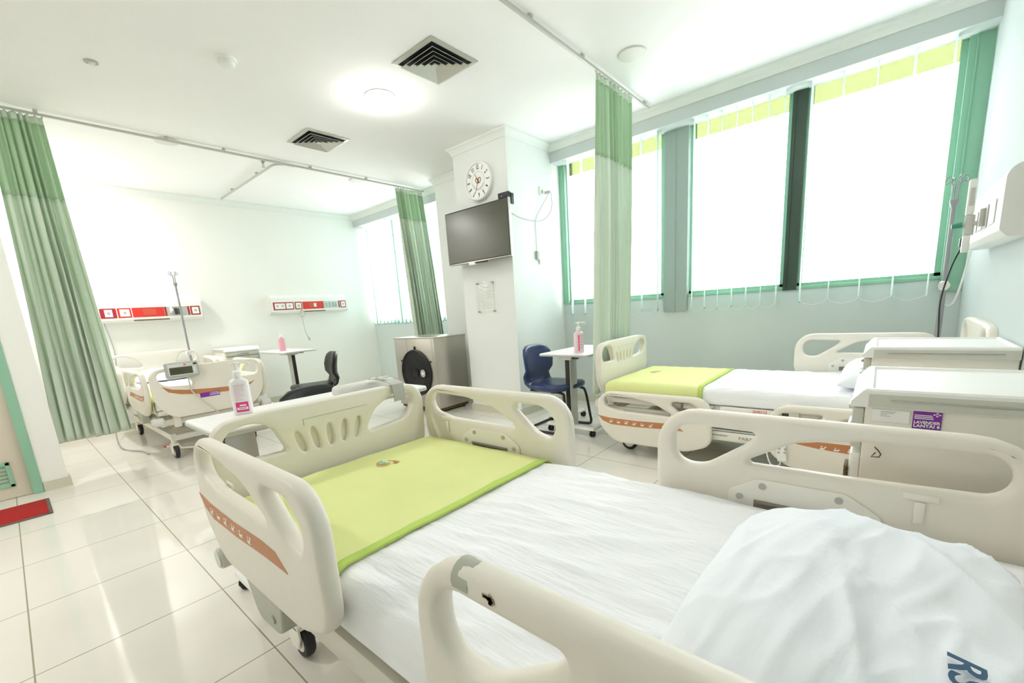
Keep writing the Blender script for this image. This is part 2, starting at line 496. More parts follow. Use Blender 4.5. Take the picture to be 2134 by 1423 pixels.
# grey cladding on the broad pier between the windows, with its raised joint strip
b = B(); bx(b, W1[1] + .012, W2[0] - .004, YN - .03, YN, 1.02, 2.668); bx(b, -1.575, -1.562, YN - .036, YN - .03, 1.02, 2.668)
struct('trim_3', b, 'pillar')
bp = [(0, .075), (.012, .075), (.012, 0), (0, 0)]
b = B(); sweep(b, [(XW, BY), (XW, YN), (CLX0, YN), (CLX0, CLY0), (CLX1, CLY0), (CLX1, CLY1), (CLX2, CLY1), (CLX2, YN), (XE, YN), (XE, YS)], bp)
struct('baseboard_north', b, 'base')
b = B(); bx(b, BX, BX + .014, 0.005, BY + .014, 0, .075); bx(b, BX - .12, BX, BY, BY + .014, 0, .075); struct('baseboard_west', b, 'base')

# windows
def window(n, x0, x1, z0, right_dark=False, eave_tint=True):
    b = B(); w = .035; y0, y1 = YN + .02, YN + .075
    bx(b, x0, x1, y0, y1, z0, z0 + w); bx(b, x0, x1, y0, y1, ZT - w, ZT)
    bx(b, x0, x0 + w, y0, y1, z0, ZT); bx(b, x1 - w, x1, y0, y1, z0, ZT)
    f = struct('window_%d' % n, b, 'green_al')
    b = B(); bx(b, x0 + w, x1 - w, YN + .045, YN + .051, z0 + w, ZT - w); obj('pane', b, 'glass', f, False)
    b = B(); bx(b, x0, x1, YN - .012, YN + .02, z0 - .016, z0 + .012, .003); obj('sill', b, 'green_al', f)
    if eave_tint:
        b = B(); bx(b, x0 + w, x1 - w, YN + .038, YN + .042, 2.555, ZT - w); obj('eave_strip', b, 'eave_tint', f, False)  # tinted strip in the pane, added in place of the eave outside
    return f
f1 = window(1, W1[0], W1[1], ZS)
window(2, W2[0], W2[1], ZS); f3 = window(3, W3[0], W3[1], ZS)
f4 = window(4, WW[0], WW[1], ZSW, eave_tint=False)
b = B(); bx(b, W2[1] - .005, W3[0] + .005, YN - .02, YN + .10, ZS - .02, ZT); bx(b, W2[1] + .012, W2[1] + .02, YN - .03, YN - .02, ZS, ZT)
struct('trim_4', b, 'backlit_green')
b = B(); bx(b, W3[1], XE, YN - .02, YN, ZS - .1, 2.668); bx(b, W3[1] + .03, W3[1] + .04, YN - .03, YN - .02, ZS - .1, 2.668); struct('trim_5', b, 'green_al')
b = B(); bx(b, CLX2, W1[0], YN - .02, YN, ZS, 2.668); bx(b, W1[0] - .03, W1[0] - .02, YN - .028, YN - .02, ZS, 2.668); struct('trim_6', b, 'green_al')
# mullions of the far west window
b = B()
for x in (-6.1, -5.32): bx(b, x - .03, x + .03, YN + .0, YN + .09, ZSW, ZT)
obj('mullion', b, 'green_al', f4, False)

# door on the left
b = B()
bx(b, BX - .09, BX + .012, -.055, 0.0, 0, 2.12, .004); bx(b, BX - .09, BX + .012, -.98, -.925, 0, 2.12, .004); bx(b, BX - .09, BX + .012, -.98, 0, 2.07, 2.12, .004)
d = struct('door_1', b, 'green_al')
b = B(); bx(b, BX - .07, BX - .02, -.935, -.045, .004, 2.08, .002); bx(b, BX - .022, BX - .0185, -.92, -.058, .772, .777); dl = obj('door_leaf', b, 'doorm', d)
b = B()
for (a0, a1, c0, c1) in ((-.50, -.13, .09, .115), (-.50, -.13, .255, .28), (-.155, -.13, .09, .28), (-.50, -.475, .09, .28)): bx(b, BX - .024, BX - .008, a0, a1, c0, c1, .003)
for k in range(5): add_box(b, (BX - .018, -.315, .13 + k * .028), (.004, .33, .022), 0, M=Matrix.Rotation(.6, 3, 'Y'))
obj('vent_grille', b, 'green_al', dl)
b = B(); cyl(b, (BX - .02, -.86, 1.0), (BX + .03, -.86, 1.0), .012); cyl(b, (BX + .03, -.86, 1.0), (BX + .03, -.75, 1.0), .01); obj('door_handle', b, 'chrome', dl)

# ================================================================ CEILING FITTINGS
def downlight(x, y, label, globe=False, w=1.0):
    t = thing('ceiling_downlight', label, 'ceiling light', (x, y, CZ))
    b = B(); lathe(b, [(.088, 0), (.112, 0), (.116, -.004), (.112, -.008), (.088, -.008)], seg=32); obj('trim_ring', b, 'white', t)
    b = B(); lathe(b, [(.001, -.004), (.088, -.004), (.088, -.0065), (.001, -.0065)], seg=32); obj('lens', b, 'lens', t)
    if globe:
        ld = bpy.data.lights.new('downlight', 'POINT'); ld.shadow_soft_size = .05
    else:
        ld = bpy.data.lights.new('downlight', 'AREA'); ld.shape = 'DISK'; ld.size = .2; ld.spread = PI
    ld.energy = LAMP_W * w; ld.color = (1, .985, .96)
    lo = bpy.data.objects.new('lamp', ld); COL.objects.link(lo); lo.parent = t; lo.location = (0, 0, -.07 if globe else -.012)
    return t
downlight(-3.12, 2.29, 'glowing round downlight in the ceiling between the two square vents', True, .42)
for (x, y, lab) in ((-3.12, -.9, 'round downlight in the ceiling near the bathroom door, south of the smoke detector'),
                    (-.75, 1.9, 'round downlight in the ceiling above the gap between the two rows of nightstands'),  # out of view, added to brighten the near bed
                    (-6.3, .5, 'round downlight in the ceiling behind the curtain beside the white pier')):  # kept out of view, added to light the west end
    downlight(x, y, lab, False, .5 if 'nightstands' in lab else 1.35)

def speaker(x, y, r, label):
    t = thing('ceiling_speaker', label, 'ceiling speaker', (x, y, CZ), group='round ceiling discs')
    b = B(); lathe(b, [(r * .84, 0), (r, 0), (r, -.004), (r * .95, -.010), (r * .84, -.011)], seg=40); obj('rim', b, 'ltgrey', t)
    b = B(); lathe(b, [(.001, -.001), (r * .84, -.001), (r * .84, -.007), (.001, -.011)], seg=40); obj('grille', b, 'ltgrey', t)
speaker(-1.472, 3.26, .10, 'round pale disc in the ceiling near the big window')
speaker(-5.06, 1.325, .10, 'round disc in the ceiling by the long curtain rail, nearer the door than its fork')
speaker(-5.12, 3.27, .10, 'faint round disc in the ceiling between the rail fork and the slatted blind')

def vent(x, y, s, label):
    t = thing('air_vent', label, 'air vent', (x, y, CZ), group='square ceiling vents')
    b = B(); h = s / 2
    def ring(bm, a, z0, bq, z1, th=.004):
        rows = []
        for (q, z) in ((a, z0), (bq, z1), (bq, z1 - th), (a, z0 - th)):
            rows.append([(-q, -q, z), (q, -q, z), (q, q, z), (-q, q, z)])
        rows.append(rows[0]); loft(bm, rows, caps=False)
    ring(b, h, -.002, h - .03, -.006); obj('frame', b, 'metalvent', t, False)
    b = B(); bx(b, -h + .03, h - .03, -h + .03, h - .03, -.0025, -.001); obj('duct_opening', b, 'dark', t, False)
    b = B(); q = h - .045
    while q > .03:
        ring(b, q, -.026, q - .026, -.008, .003); q -= .036
    bx(b, -.02, .02, -.02, .02, -.026, -.02); obj('louvres', b, 'metalvent', t, False)
vent(-2.475, 2.307, .42, 'square slatted ceiling vent away from the curtain rails, close to the glowing downlight')
vent(-4.228, 2.34, .42, 'square slatted ceiling vent directly next to the fork of the curtain rail')
t = thing('smoke_detector', 'white domed smoke detector on the ceiling', 'smoke detector', (-3.343, 1.288, CZ))
b = B(); lathe(b, [(.001, 0), (.062, 0), (.062, -.012), (.058, -.018), (.001, -.018)]); obj('base', b, 'white', t)
b = B(); lathe(b, [(.05, -.018), (.05, -.03), (.044, -.042), (.02, -.05), (.001, -.051)]); obj('dome', b, 'trim', t)
t = thing('ceiling_sensor', 'tiny grey sensor disc on the ceiling, smaller than the smoke detector', 'sensor', (-3.915, .708, CZ))
b = B(); lathe(b, [(.001, 0), (.036, 0), (.036, -.006), (.001, -.006)]); obj('plate', b, 'grey', t)
b = B(); lathe(b, [(.02, -.006), (.016, -.016), (.001, -.018)]); obj('lens_cap', b, 'ltgrey', t)
t = thing('fire_sprinkler', 'small dark fire sprinkler head beside the curtain rail fork', 'sprinkler', (-5.088, 2.153, CZ))
b = B(); lathe(b, [(.001, 0), (.035, 0), (.03, -.008), (.001, -.009)]); obj('escutcheon', b, 'chrome', t)
b = B(); cyl(b, (0, 0, -.008), (0, 0, -.03), .012); tube(b, [(-.012, 0, -.03), (-.018, 0, -.045), (0, 0, -.06)], .003); tube(b, [(.012, 0, -.03), (.018, 0, -.045), (0, 0, -.06)], .003); lathe(b, [(.001, -.058), (.018, -.06), (.018, -.063), (.001, -.063)]); obj('head', b, 'grey', t)

# curtain rails
RX, RX2 = -4.96, -1.72
def rail(label, pts, hang):
    t = thing('curtain_rail', label, 'curtain rail', pts[0])
    o = Vector(pts[0]); b = B()
    P = [Vector(p) - o for p in pts]
    for a, c in zip(P[:-1], P[1:]):
        dd = (c - a); n = Vector((dd.y, -dd.x, 0)).normalized() * .009
        loft(b, [[q + n + Vector((0, 0, .009)), q - n + Vector((0, 0, .009)), q - n - Vector((0, 0, .009)), q + n - Vector((0, 0, .009))] for q in (a - dd.normalized() * .002, c + dd.normalized() * .002)])
    obj('track', b, 'rail', t, False)
    for h in hang:
        b = B(); q = Vector(h) - o; bx(b, q.x - .012, q.x + .012, q.y - .012, q.y + .012, q.z + .009, CZ - o.z); obj('bracket', b, 'rail', t)
RZ = CZ - .03
rail('long ceiling curtain rail with a fork, carrying the curtain by the door pier', [(RX, .2, RZ), (RX, 4.19, RZ)], [(RX, y, RZ) for y in (.5, 1.3, 1.75, 2.6, 3.3)])
arc = [(RX - .12 + .12 * math.cos(a), 2.36 - .12 * math.sin(a) - .0, RZ) for a in [PI / 2 * k / 6 for k in range(7)]]
rail('short curtain rail branching off toward the wall with red panels', [(RX - .012, 2.42, RZ)] + [(x - .012, y, RZ) for x, y, z in arc[1:]] + [(XW + .2, 2.24, RZ)], [(-5.5, 2.24, RZ), (-6.3, 2.24, RZ)])
rail('ceiling curtain rail carrying the curtain in front of the big window', [(RX2, 1.2, RZ), (RX2, 4.14, RZ)], [(RX2, y, RZ) for y in (1.7, 2.4, 3.0, 4.05)])

# ================================================================ CURTAINS
def curtain(label, x, yt, yb, zb, znet, k, amp, seed, ztop=2.80):
    t = thing('curtain', label, 'curtain', (x, (yt[0] + yt[1]) / 2, zb))
    oy = (yt[0] + yt[1]) / 2
    def pt(u, z):
        s = (ztop - z) / (ztop - zb)
        s2 = s ** 1.2
        y = (yt[0] + (yt[1] - yt[0]) * u) * (1 - s2) + (yb[0] + (yb[1] - yb[0]) * u) * s2
        w = u + .02 * math.sin(u * 17 + seed) + .012 * math.sin(u * 41 + s * 2 + seed)
        ph = 2 * PI * k * w + seed
        a = amp * (.35 + .65 * min(1, s * 2.2)) * (1 + .35 * math.sin(u * 9 + seed * 2))
        nz = noise.noise(Vector((u * 6 + seed, z * .8, seed))) * .02 * s
        yy = y + .35 * a * math.sin(2 * ph + s * .8) * s
        return Vector((a * math.sin(ph + .6 * math.sin(s * 3 + seed)) + nz, yy - oy, z - zb))
    def sheet(name, z0, z1, m, nz):
        bmm = B(); nu = k * 14; rows = []
        for j in range(nz + 1):
            z = z0 + (z1 - z0) * j / nz
            rows.append([bmm.verts.new(pt(i / nu, z)) for i in range(nu + 1)])
        for j in range(nz):
            for i in range(nu): bmm.faces.new((rows[j][i], rows[j][i + 1], rows[j + 1][i + 1], rows[j + 1][i]))
        o = obj(name, bmm, m, t, ang=180); md = o.modifiers.new('thickness', 'SOLIDIFY'); md.thickness = .003
        return o
    sheet('fabric', zb, znet, 'curtain', 36); sheet('net_panel', znet, ztop - .05, 'net', 14)
    sheet('heading_tape', ztop - .05, ztop, 'curtain', 2)
    for i in range(k + 1):
        b = B(); q = pt(i / k, ztop); cyl(b, (q.x * .2, q.y, ztop - zb - .004), (0, q.y, RZ - zb - .009), .004, seg=6)
        obj('glider', b, 'rail', t)
curtain('green hospital curtain in long folds hanging beside the white pier with the green door frame', RX, (.23, .53), (.15, .60), .33, 2.215, 8, .05, 1.3)
curtain('gathered green curtain hanging behind the steel air unit, beside the column', RX, (3.72, 4.16), (3.84, 4.32), .62, 2.42, 9, .045, 3.1)
curtain('tall gathered green curtain in front of the big window', RX2, (3.19, 3.80), (3.06, 3.66), .42, 2.24, 10, .036, 5.2)

# ================================================================ VERTICAL BLINDS
def blind(label, xs, ang, zb, zt=2.70, y=None):
    y = (YB + YN) / 2 if y is None else y
    x0, x1 = xs[0], xs[-1]
    t = thing('vertical_blind', label, 'blind', ((x0 + x1) / 2, y, zb)); ox = (x0 + x1) / 2
    b = B(); bx(b, x0 - .05 - ox, x1 + .05 - ox, -.02, .02, zt - zb, zt - zb + .03); obj('headrail', b, 'white', t, False)
    b = B(); ch = B()
    prev = None
    for i, x in enumerate(xs):
        a = ang + random.uniform(-.07, .07); wv = .0435
        c, s = math.cos(a), math.sin(a)
        rows = []
        for k in range(9):
            z = (zt - zb) * k / 8; tw = .05 * math.sin(k * .7 + i)
            rows.append([(x - ox + q * wv * math.cos(a + tw) - .006 * (1 - q * q) * s, q * wv * math.sin(a + tw) + .006 * (1 - q * q) * c, z) for q in (-1, -.5, 0, .5, 1)])
        V = [[b.verts.new(Vector(p)) for p in r] for r in rows]
        for j in range(8):
            for k in range(4): b.faces.new((V[j][k], V[j][k + 1], V[j + 1][k + 1], V[j + 1][k]))
        add_box(b, (x - ox, 0, .012), (.084, .004, .03), 0, M=Matrix.Rotation(a, 3, 'Z'))
        if prev is not None:
            tube(ch, [((prev * (1 - u) + x * u) - ox, -wv * s * .9, .014 - .035 * math.sin(PI * u)) for u in (0, .25, .5, .75, 1)], .0012, seg=4)
        prev = x
    obj('slats', b, 'slat', t, ang=180); obj('bead_chain', ch, 'white', t)
blind('open vertical blind hanging at the window pane behind the tall green curtain', [-2.70 + .165 * i for i in range(7)], 1.86, 1.03)
blind('open vertical blind hanging at the pane between grey pillar and dark mullion', [-1.38 + .115 * i for i in range(7)], 1.78, 1.03)
blind('open vertical blind hanging at the widest pane, next to the IV pole', [-.52 + .19 * i for i in range(5)], 1.60, 1.04)
blind('half closed vertical blind at the window behind the steel air unit', [-6.80 + .105 * i for i in range(22)], 2.02, 1.03, y=YN - .06)

# ================================================================ HOSPITAL BEDS
def loopf(pts): return fillet([(p[0], p[1], p[2] if len(p) > 2 else .03) for p in pts])
FR_OUT = [(.012, .825, .12), (.842, .825, .11), (.845, .50, .09), (.69, .438, .2), (.15, .430, .16), (.014, .56, .16)]
FR_H1 = [(.070, .790, .055), (.30, .782, .3), (.46, .756, .25), (.615, .674, .012), (.20, .678, .15), (.068, .705, .06)]
FR_H2 = [(.545, .782, .02), (.73, .782, .09), (.785, .715, .05), (.75, .655, .03), (.68, .675, .1)]
FR_STRIP = [(-.012, .632), (.09, .620), (.30, .618), (.50, .626), (.58, .622), (.64, .585), (.50, .583), (.30, .572), (.10, .570), (.03, .592)]
HR_OUT = [(1.158, .825, .12), (1.955, .825, .13), (1.965, .46, .09), (1.80, .435, .2), (1.30, .435, .2), (1.158, .52, .14)]
HR_H1 = [(1.206, .780, .07), (1.44, .776, .01), (1.40, .735, .1), (1.29, .655, .09), (1.215, .668, .06)]
HR_H2 = [(1.395, .686, .008), (1.52, .762, .12), (1.65, .784, .2), (1.89, .788, .08), (1.895, .698, .06), (1.62, .688, .3)]
HR_STRIP = [(1.30, .60), (1.42, .625), (1.62, .628), (1.86, .620), (1.93, .628), (1.90, .592), (1.82, .572), (1.60, .575), (1.42, .585)]
FB_OUT = [(-.40, .835, .10), (-.26, .848, .3), (.26, .848, .3), (.40, .835, .10), (.442, .775, .12), (.435, .55, .2), (.33, .40, .14), (-.33, .40, .14), (-.435, .55, .2), (-.442, .775, .12)]
FB_L = [(-.405, .800, .07), (-.30, .818, .12), (-.24, .790, .12), (-.195, .683, .012), (-.40, .690, .05)]
FB_R = [(.405, .800, .07), (.30, .818, .12), (.18, .765, .12), (.12, .668, .02), (.36, .688, .1)]
SLOTS = [(-.148, .706, -.30), (-.09, .706, -.18), (-.03, .706, 0.0), (.03, .706, .16), (.09, .706, .30)]

def pict(bm, cx, cz, k, to3):
    """tiny bed pictogram: mattress bar, raised back or knee part, arrow"""
    q = .012
    def bar(x0, z0, x1, z1, w):
        d = Vector((x1 - x0, z1 - z0)); n = Vector((-d.y, d.x)).normalized() * w / 2
        P = [Vector((x0, z0)) + n, Vector((x1, z1)) + n, Vector((x1, z1)) - n, Vector((x0, z0)) - n]
        plate(bm, [[(cx + p.x * q, cz + p.y * q) for p in P]], .0012, 0, to3)
    bar(-1.1, -.6, .3, -.6, .45); bar(.3, -.6, 1.2, (.5, -.2, .9)[k % 3], .45)
    bar(-1.0, -1.0, .9, -1.0, .2)
    if k % 2: plate(bm, [[(cx - .7 * q, cz), (cx - .1 * q, cz), (cx - .4 * q, cz + .8 * q)]], .0012, 0, to3)
    else: plate(bm, [superell(.35 * q, .35 * q, 10, 2, cx - .5 * q, cz + .3 * q)], .0012, 0, to3)

def wrap(a, half, r, ):
    s = abs(a); sg = 1 if a >= 0 else -1
    if s <= half - r: return a, 0.0
    q = s - (half - r)
    if q <= r * PI / 2: return sg * (half - r + r * math.sin(q / r)), -(r - r * math.cos(q / r))
    return sg * half, -(r + q - r * PI / 2)

def drape(u0, u1, halfU, cu, halfV, r, ztop, drop, nu, nv, hfun, uwrap=True):
    """grid draped over a mattress; returns bmesh. u along the bed, v across"""
    bm = B(); rows = []
    ua, ub = u0, u1
    va = halfV - r + r * PI / 2 + drop
    for i in range(nu + 1):
        u = ua + (ub - ua) * i / nu; row = []
        for j in range(nv + 1):
            v = -va + 2 * va * j / nv
            if uwrap: wu, du = wrap(u - cu, halfU, r)
            else: wu, du = u - cu, 0
            wv, dv = wrap(v, halfV, r)
            z = ztop + min(du, dv)
            flat = 1.0 if (du == 0 and dv == 0) else max(0, 1 + 8 * min(du, dv))
            h = hfun(u, v) * (.25 + .75 * flat)
            off = Vector((0, 0, h)) if flat > .5 else Vector((0, (1 if v > 0 else -1) * h * .5 if dv < du else 0, 0)) 
            row.append(bm.verts.new(Vector((cu + wu, wv, z)) + off))
        rows.append(row)
    for i in range(nu):
        for j in range(nv): bm.faces.new((rows[i][j], rows[i + 1][j], rows[i + 1][j + 1], rows[i][j + 1]))
    return bm

def sheet_h(amp, seed):
    amp = amp * 1.7
    def f(u, v):
        m = max(0.0, min(1.0, (u - .72) / .12))
        q = Vector((u * 2.2 + v * .6, v * 13 - u * 2.5, seed))
        r = abs(noise.noise(q)); r2 = abs(noise.noise(Vector((u * 5 + 3, v * 30 - u * 5, seed + 4))))
        big = noise.noise(Vector((u * 2, v * 2, seed + 9)))
        return m * (amp * ((1 - r) ** 6) * .9 + amp * .45 * ((1 - r2) ** 5) + amp * .6 * big)
    return f

def rail_part(root, name, outer, holes, side, dz, strip, npict, plateinfo, loc_v=.468):
    """side -1 south(right) / +1"""
    v = side * loc_v; t = .044
    sh = lambda P: [Vector((p.x, p.y + dz)) for p in loopf(P)]
    b = B(); plate(b, [sh(outer)] + [sh(h) for h in holes], t, .017, XZ(v), seg=4)
    o = obj(name, b, 'bed', root, ang=50)
    vo = v + side * (t / 2 + .0004)
    b = B(); plate(b, [[Vector((p[0] + (.03 if name == 'foot_side_rail' else 0), p[1] + dz)) for p in strip]], .0016, 0, XZ(vo)); obj('orange_strip', b, 'orange', o, False)
    u0 = strip[0][0] + .14
    for k in range(npict):
        b = B(); pict(b, u0 + .062 * k, .598 + dz, k, XZ(vo + side * .001)); obj('pictogram', b, 'white', o, False)
    # inner bearing plate with four bolts and the latch slot
    (pu, pw) = plateinfo; vi = v - side * (t / 2 + .003)
    P = [(pu - pw, .545 + dz, .02), (pu - pw, .608 + dz, .02), (pu - pw * .58, .652 + dz, .02), (pu + pw * .58, .652 + dz, .02), (pu + pw, .608 + dz, .02), (pu + pw, .545 + dz, .02)]
    b = B(); plate(b, [fillet(P)], .006, .002, XZ(vi)); pl = obj('bearing_plate', b, 'bed_lt', o)
    for (q, z) in ((-.83, .594), (-.5, .634), (.5, .634), (.83, .594)):
        b = B(); cyl(b, (pu + pw * q, vi, z + dz), (pu + pw * q, vi - side * .007, z + dz), .0085); obj('bolt', b, 'grey', o)
    b = B(); bx(b, pu - pw * .62, pu + pw * .62, vi - .004, vi + .004, .560 + dz, .592 + dz, .003); bx(b, pu - pw * .6, pu + pw * .6, vi - side * .009 - .003, vi - side * .009 + .003, .584 + dz, .592 + dz, .002); obj('latch_slot', b, 'slotgrey', o)
    # moulded T recess
    tu = 1.76 if name == 'head_side_rail' else .18
    b = B(); bx(b, tu - .03, tu + .03, vi - .002, vi + .002, .668 + dz, .684 + dz, .002); bx(b, tu - .009, tu + .009, vi - .002, vi + .002, .612 + dz, .664 + dz, .002); obj('moulded_recess', b, 'bed_lt', o)
    # lift housing under the rail
    b = B(); hu = pu
    P = [(hu - .13, .46 + dz, .01), (hu + .13, .46 + dz, .01), (hu + .10, .345 + dz, .05), (hu - .06, .335 + dz, .05)]
    if dz == 0: plate(b, [fillet(P)], .05, .008, XZ(v - side * .006)); cyl(b, (hu + .06, v + side * .015, .385), (hu + .06, v + side * .024, .385), .012); obj('lift_housing', b, 'bed_grey', o)
    else: b.free()
    return o

def make_bed(label, loc, rz, dz_right=0.0, dz_left=0.0, name_seed=1.0, zmat=.585, drop=.085):
    root = thing('hospital_bed', label, 'bed', loc, rz, 'hospital beds')
    # footboard: solid outer skin plus an inner skin with blind slots
    outer = loopf(FB_OUT); hl = loopf(FB_L); hr = loopf(FB_R)
    b = B(); plate(b, [outer, hl, hr], .030, .012, YZ(-.010), seg=4)
    slots = []
    for (c, z, a) in SLOTS:
        P = [Vector((c, z)) + Matrix.Rotation(-a, 2) @ q for q in superell(.0135, .045, 20, 2.2)]
        slots.append(P)
    plate(b, [outer, hl, hr] + slots, .022, .009, YZ(.012), seg=3)
    fb = obj('footboard', b, 'bed', root, ang=50)
    b = B(); plate(b, [[(-.36, .630), (-.30, .612), (-.20, .604), (0, .615), (.2, .635), (.30, .655), (.37, .690), (.33, .635), (.25, .605), (.10, .58), (-.1, .565), (-.24, .572), (-.32, .600)]], .0016, 0, YZ(-.0258)); obj('orange_strip', b, 'orange', fb, False)
    b = B(); bx(b, .0222, .0245, -.13, .145, .7895, .791); bx(b, .0222, .0245, -.13, -.1285, .765, .791); obj('panel_groove', b, 'bed_grey', fb, False)
    # headboard
    b = B(); hb = [(p[0], p[1] + (.08 if p[1] > .7 else 0), p[2]) for p in FB_OUT]
    plate(b, [loopf(hb), loopf([(p[0], p[1] + .08, p[2]) for p in FB_L]), loopf([(p[0], p[1] + .08, p[2]) for p in FB_R])], .045, .016, YZ(2.035), seg=4)
    obj('headboard', b, 'bed', root, ang=50)
    # side rails
    for side in (-1, 1):
        dz = dz_right if side == -1 else dz_left
        dzf, dzh = dz if isinstance(dz, tuple) else (dz, dz)
        rail_part(root, 'foot_side_rail', FR_OUT, [FR_H1, FR_H2], side, dzf, FR_STRIP, 6, (.44, .165))
        rail_part(root, 'head_side_rail', HR_OUT, [HR_H1, HR_H2], side, dzh, HR_STRIP, 6, (1.535, .165))
    # mattress platform
    for (a, c) in ((.07, .62), (.635, .98), (.995, 1.22), (1.235, 1.99)):
        b = B(); bx(b, a, c, -.415, .415, zmat - .16, zmat - .118, .012); obj('deck_section', b, 'bed_lt', root)
    # mattress with sheet
    bm = drape(.06, 2.00, .97, 1.03, .43, .045, zmat, drop, 130, 90, sheet_h(.006, name_seed), uwrap=True)
    mt = obj('mattress', bm, 'sheet', root, ang=180)
    b = B(); bx(b, .07, 1.985, -.424, .424, zmat - .115, zmat - .03, .02); obj('mattress_core', b, 'sheet', mt)
    # frames
    b = B()
    for s in (-1, 1): bx(b, .05, 2.0, s * .40 - .018, s * .40 + .018, zmat - .255, zmat - .19, .006)
    bx(b, .05, .09, -.4, .4, zmat - .25, zmat - .20, .005); bx(b, 1.96, 2.0, -.4, .4, zmat - .25, zmat - .20, .005); bx(b, 1.0, 1.05, -.4, .4, zmat - .25, zmat - .20, .005)
    for s in (-1, 1): bx(b, .01, .07, s * .30 - .025, s * .30 + .025, zmat - .27, .50, .006)
    for s in (-1, 1): bx(b, 1.99, 2.03, s * .30 - .025, s * .30 + .025, zmat - .27, .50, .006)
    obj('upper_frame', b, 'bed_steel', root)
    b = B()
    for s in (-1, 1): bx(b, .15, 1.85, s * .33 - .022, s * .33 + .022, .175, .235, .006)
    for u in (.17, .62, 1.35, 1.82): bx(b, u - .025, u + .025, -.33, .33, .17, .22, .006)
    lf = obj('base_frame', b, 'bed_steel', root)
    b = B(); bx(b, .55, 1.45, -.19, .19, .205, .26, .01); bx(b, .75, 1.2, -.12, .12, .25, zmat - .2, .015); obj('lift_motor', b, 'bed_grey', root)
    for u in (.55, 1.45):
        for s in (-1, 1):
            b = B(); cyl(b, (u, s * .24, .215), (u + (.16 if u < 1 else -.16), s * .24, zmat - .22), .018); obj('lift_arm', b, 'bed_steel', root)
    b = B()
    tube(b, [(.20, -.30, .12), (.13, -.30, .10), (.10, -.2, .085), (.10, .2, .085), (.13, .30, .10), (.20, .30, .12)], .009); obj('brake_bar', b, 'bed_steel', root)
    # casters
    for u in (.215, 1.80):
        for s in (-1, 1):
            b = B()
            cyl(b, (u, s * .325, .13), (u, s * .325, .19), .022)
            P = [(u - .05, .06, .02), (u - .048, .135, .03), (u + .028, .145, .03), (u + .036, .10, .03), (u + .012, .045, .015), (u - .03, .042, .015)]
            for d in (-.026, .026): plate(b, [fillet(P)], .008, .003, XZ(s * .325 + d))
            bx(b, u - .045, u + .03, s * .325 - .03, s * .325 + .03, .118, .14, .008)
            ca = obj('caster', b, 'bed_lt', root)
            b = B(); lathe(b, [(.046, -.017), (.058, -.017), (.064, -.010), (.064, .010), (.058, .017), (.046, .017)], (u - .012, s * .325, .064), 'Y', 28); obj('tyre', b, 'rubber', ca)
            b = B(); lathe(b, [(.001, -.018), (.04, -.018), (.046, -.013), (.046, .013), (.04, .018), (.001, .018)], (u - .012, s * .325, .064), 'Y', 24); obj('wheel_hub', b, 'bed_lt', ca)
    for u in (.02, 2.02):
        for s in (-1, 1):
            b = B(); cyl(b, (u, s * .40, .385), (u, s * .475, .385), .036, seg=20); cyl(b, (u, s * .475, .385), (u, s * .482, .385), .03, seg=20); obj('corner_bumper', b, 'ltgrey', root)
    b = B(); tube(b, [(.20, .325, .115), (.25, .345, .108), (.30, .375, .106)], .007); obj('pedal_arm', b, 'bed_steel', root)
    b = B(); bx(b, .285, .32, .355, .395, .10, .112, .004); obj('brake_pedal', b, 'red', root)
    return root
BEDA = (-1.66, .815, 0); BEDB = (-1.63, 3.385, 0); BEDC = (-4.66, 1.185, 0)
bedA = make_bed('cream hospital bed with all rails raised, beside the nightstand with a purple sticker', BEDA, 0, 0, 0, 1.0, .585)
bedB = make_bed('cream hospital bed along the big window with its front side rails folded down', BEDB, 0, -.335, (-.335, 0), 4.0, .548, drop=.055)
bedC = make_bed('hospital bed with a grey control screen hung on its footboard, below a red wall panel', BEDC, PI, 0, 0, 8.0, .585)

# details of single beds
# near bed: taped band on the near head rail
def rail_band(bed, u0, u1, v, z0, z1, m, nm):
    b = B(); bx(b, u0, u1, v - .0235, v + .0235, z0, z1, .018, 4); obj(nm, b, m, bed)
headA = [c for c in bedA.children if c.name.startswith('head_side_rail')][0]
b = B(); loft(b, [[(1.255 + q, -.468 + .0235 * math.cos(a), .8025 + .0235 * math.sin(a)) for a in [2 * PI * k / 16 for k in range(16)]] for q in (0, .03)]); o = obj('worn_tape', b, 'bed_grey', headA)
b = B()
for k in range(9):
    a = random.uniform(-.008, .008); bx(b, 1.32 + random.uniform(-.008, .008), 1.325 + random.uniform(-.004, .008), -.4915, -.4905, .800 + a, .803 + a + random.uniform(0, .004))
obj('scuff_marks', b, 'scuff', headA, False)
# footboard display panel and sticker on the far bed
fbC = [c for c in bedC.children if c.name.startswith('footboard')][0]
b = B(); add_box(b, (-.052, .205, .818), (.045, .245, .135), .016, 4); cp = obj('control_panel', b, 'grey', bedC)
b = B(); add_box(b, (-.0755, .205, .822), (.004, .21, .10), .0015); obj('panel_face', b, 'ltgrey', cp)
b = B(); add_box(b, (-.0782, .217, .812), (.003, .165, .062), .001); obj('display', b, 'screen', cp)
b = B()
for z in (.805, .822): cyl(b, (-.0775, .122, z), (-.081, .122, z), .007)
obj('button', b, 'white', cp)
b = B(); add_box(b, (-.0782, .185, .861), (.002, .018, .01), .0008); obj('red_indicator', b, 'inkred', cp)
b = B(); add_box(b, (-.0782, .112, .861), (.002, .026, .016), .0008); obj('mark', b, 'ink', cp)
b = B(); tube(b, smooth_path([(-.05, .175, .75), (-.045, .17, .68), (-.04, .165, .62), (-.05, .10, .52), (-.05, .02, .42), (-.03, -.02, .36)], 10), .006)
for k in range(40):
    u = k / 40.0
obj('control_cord', b, 'cabedge', bedC)
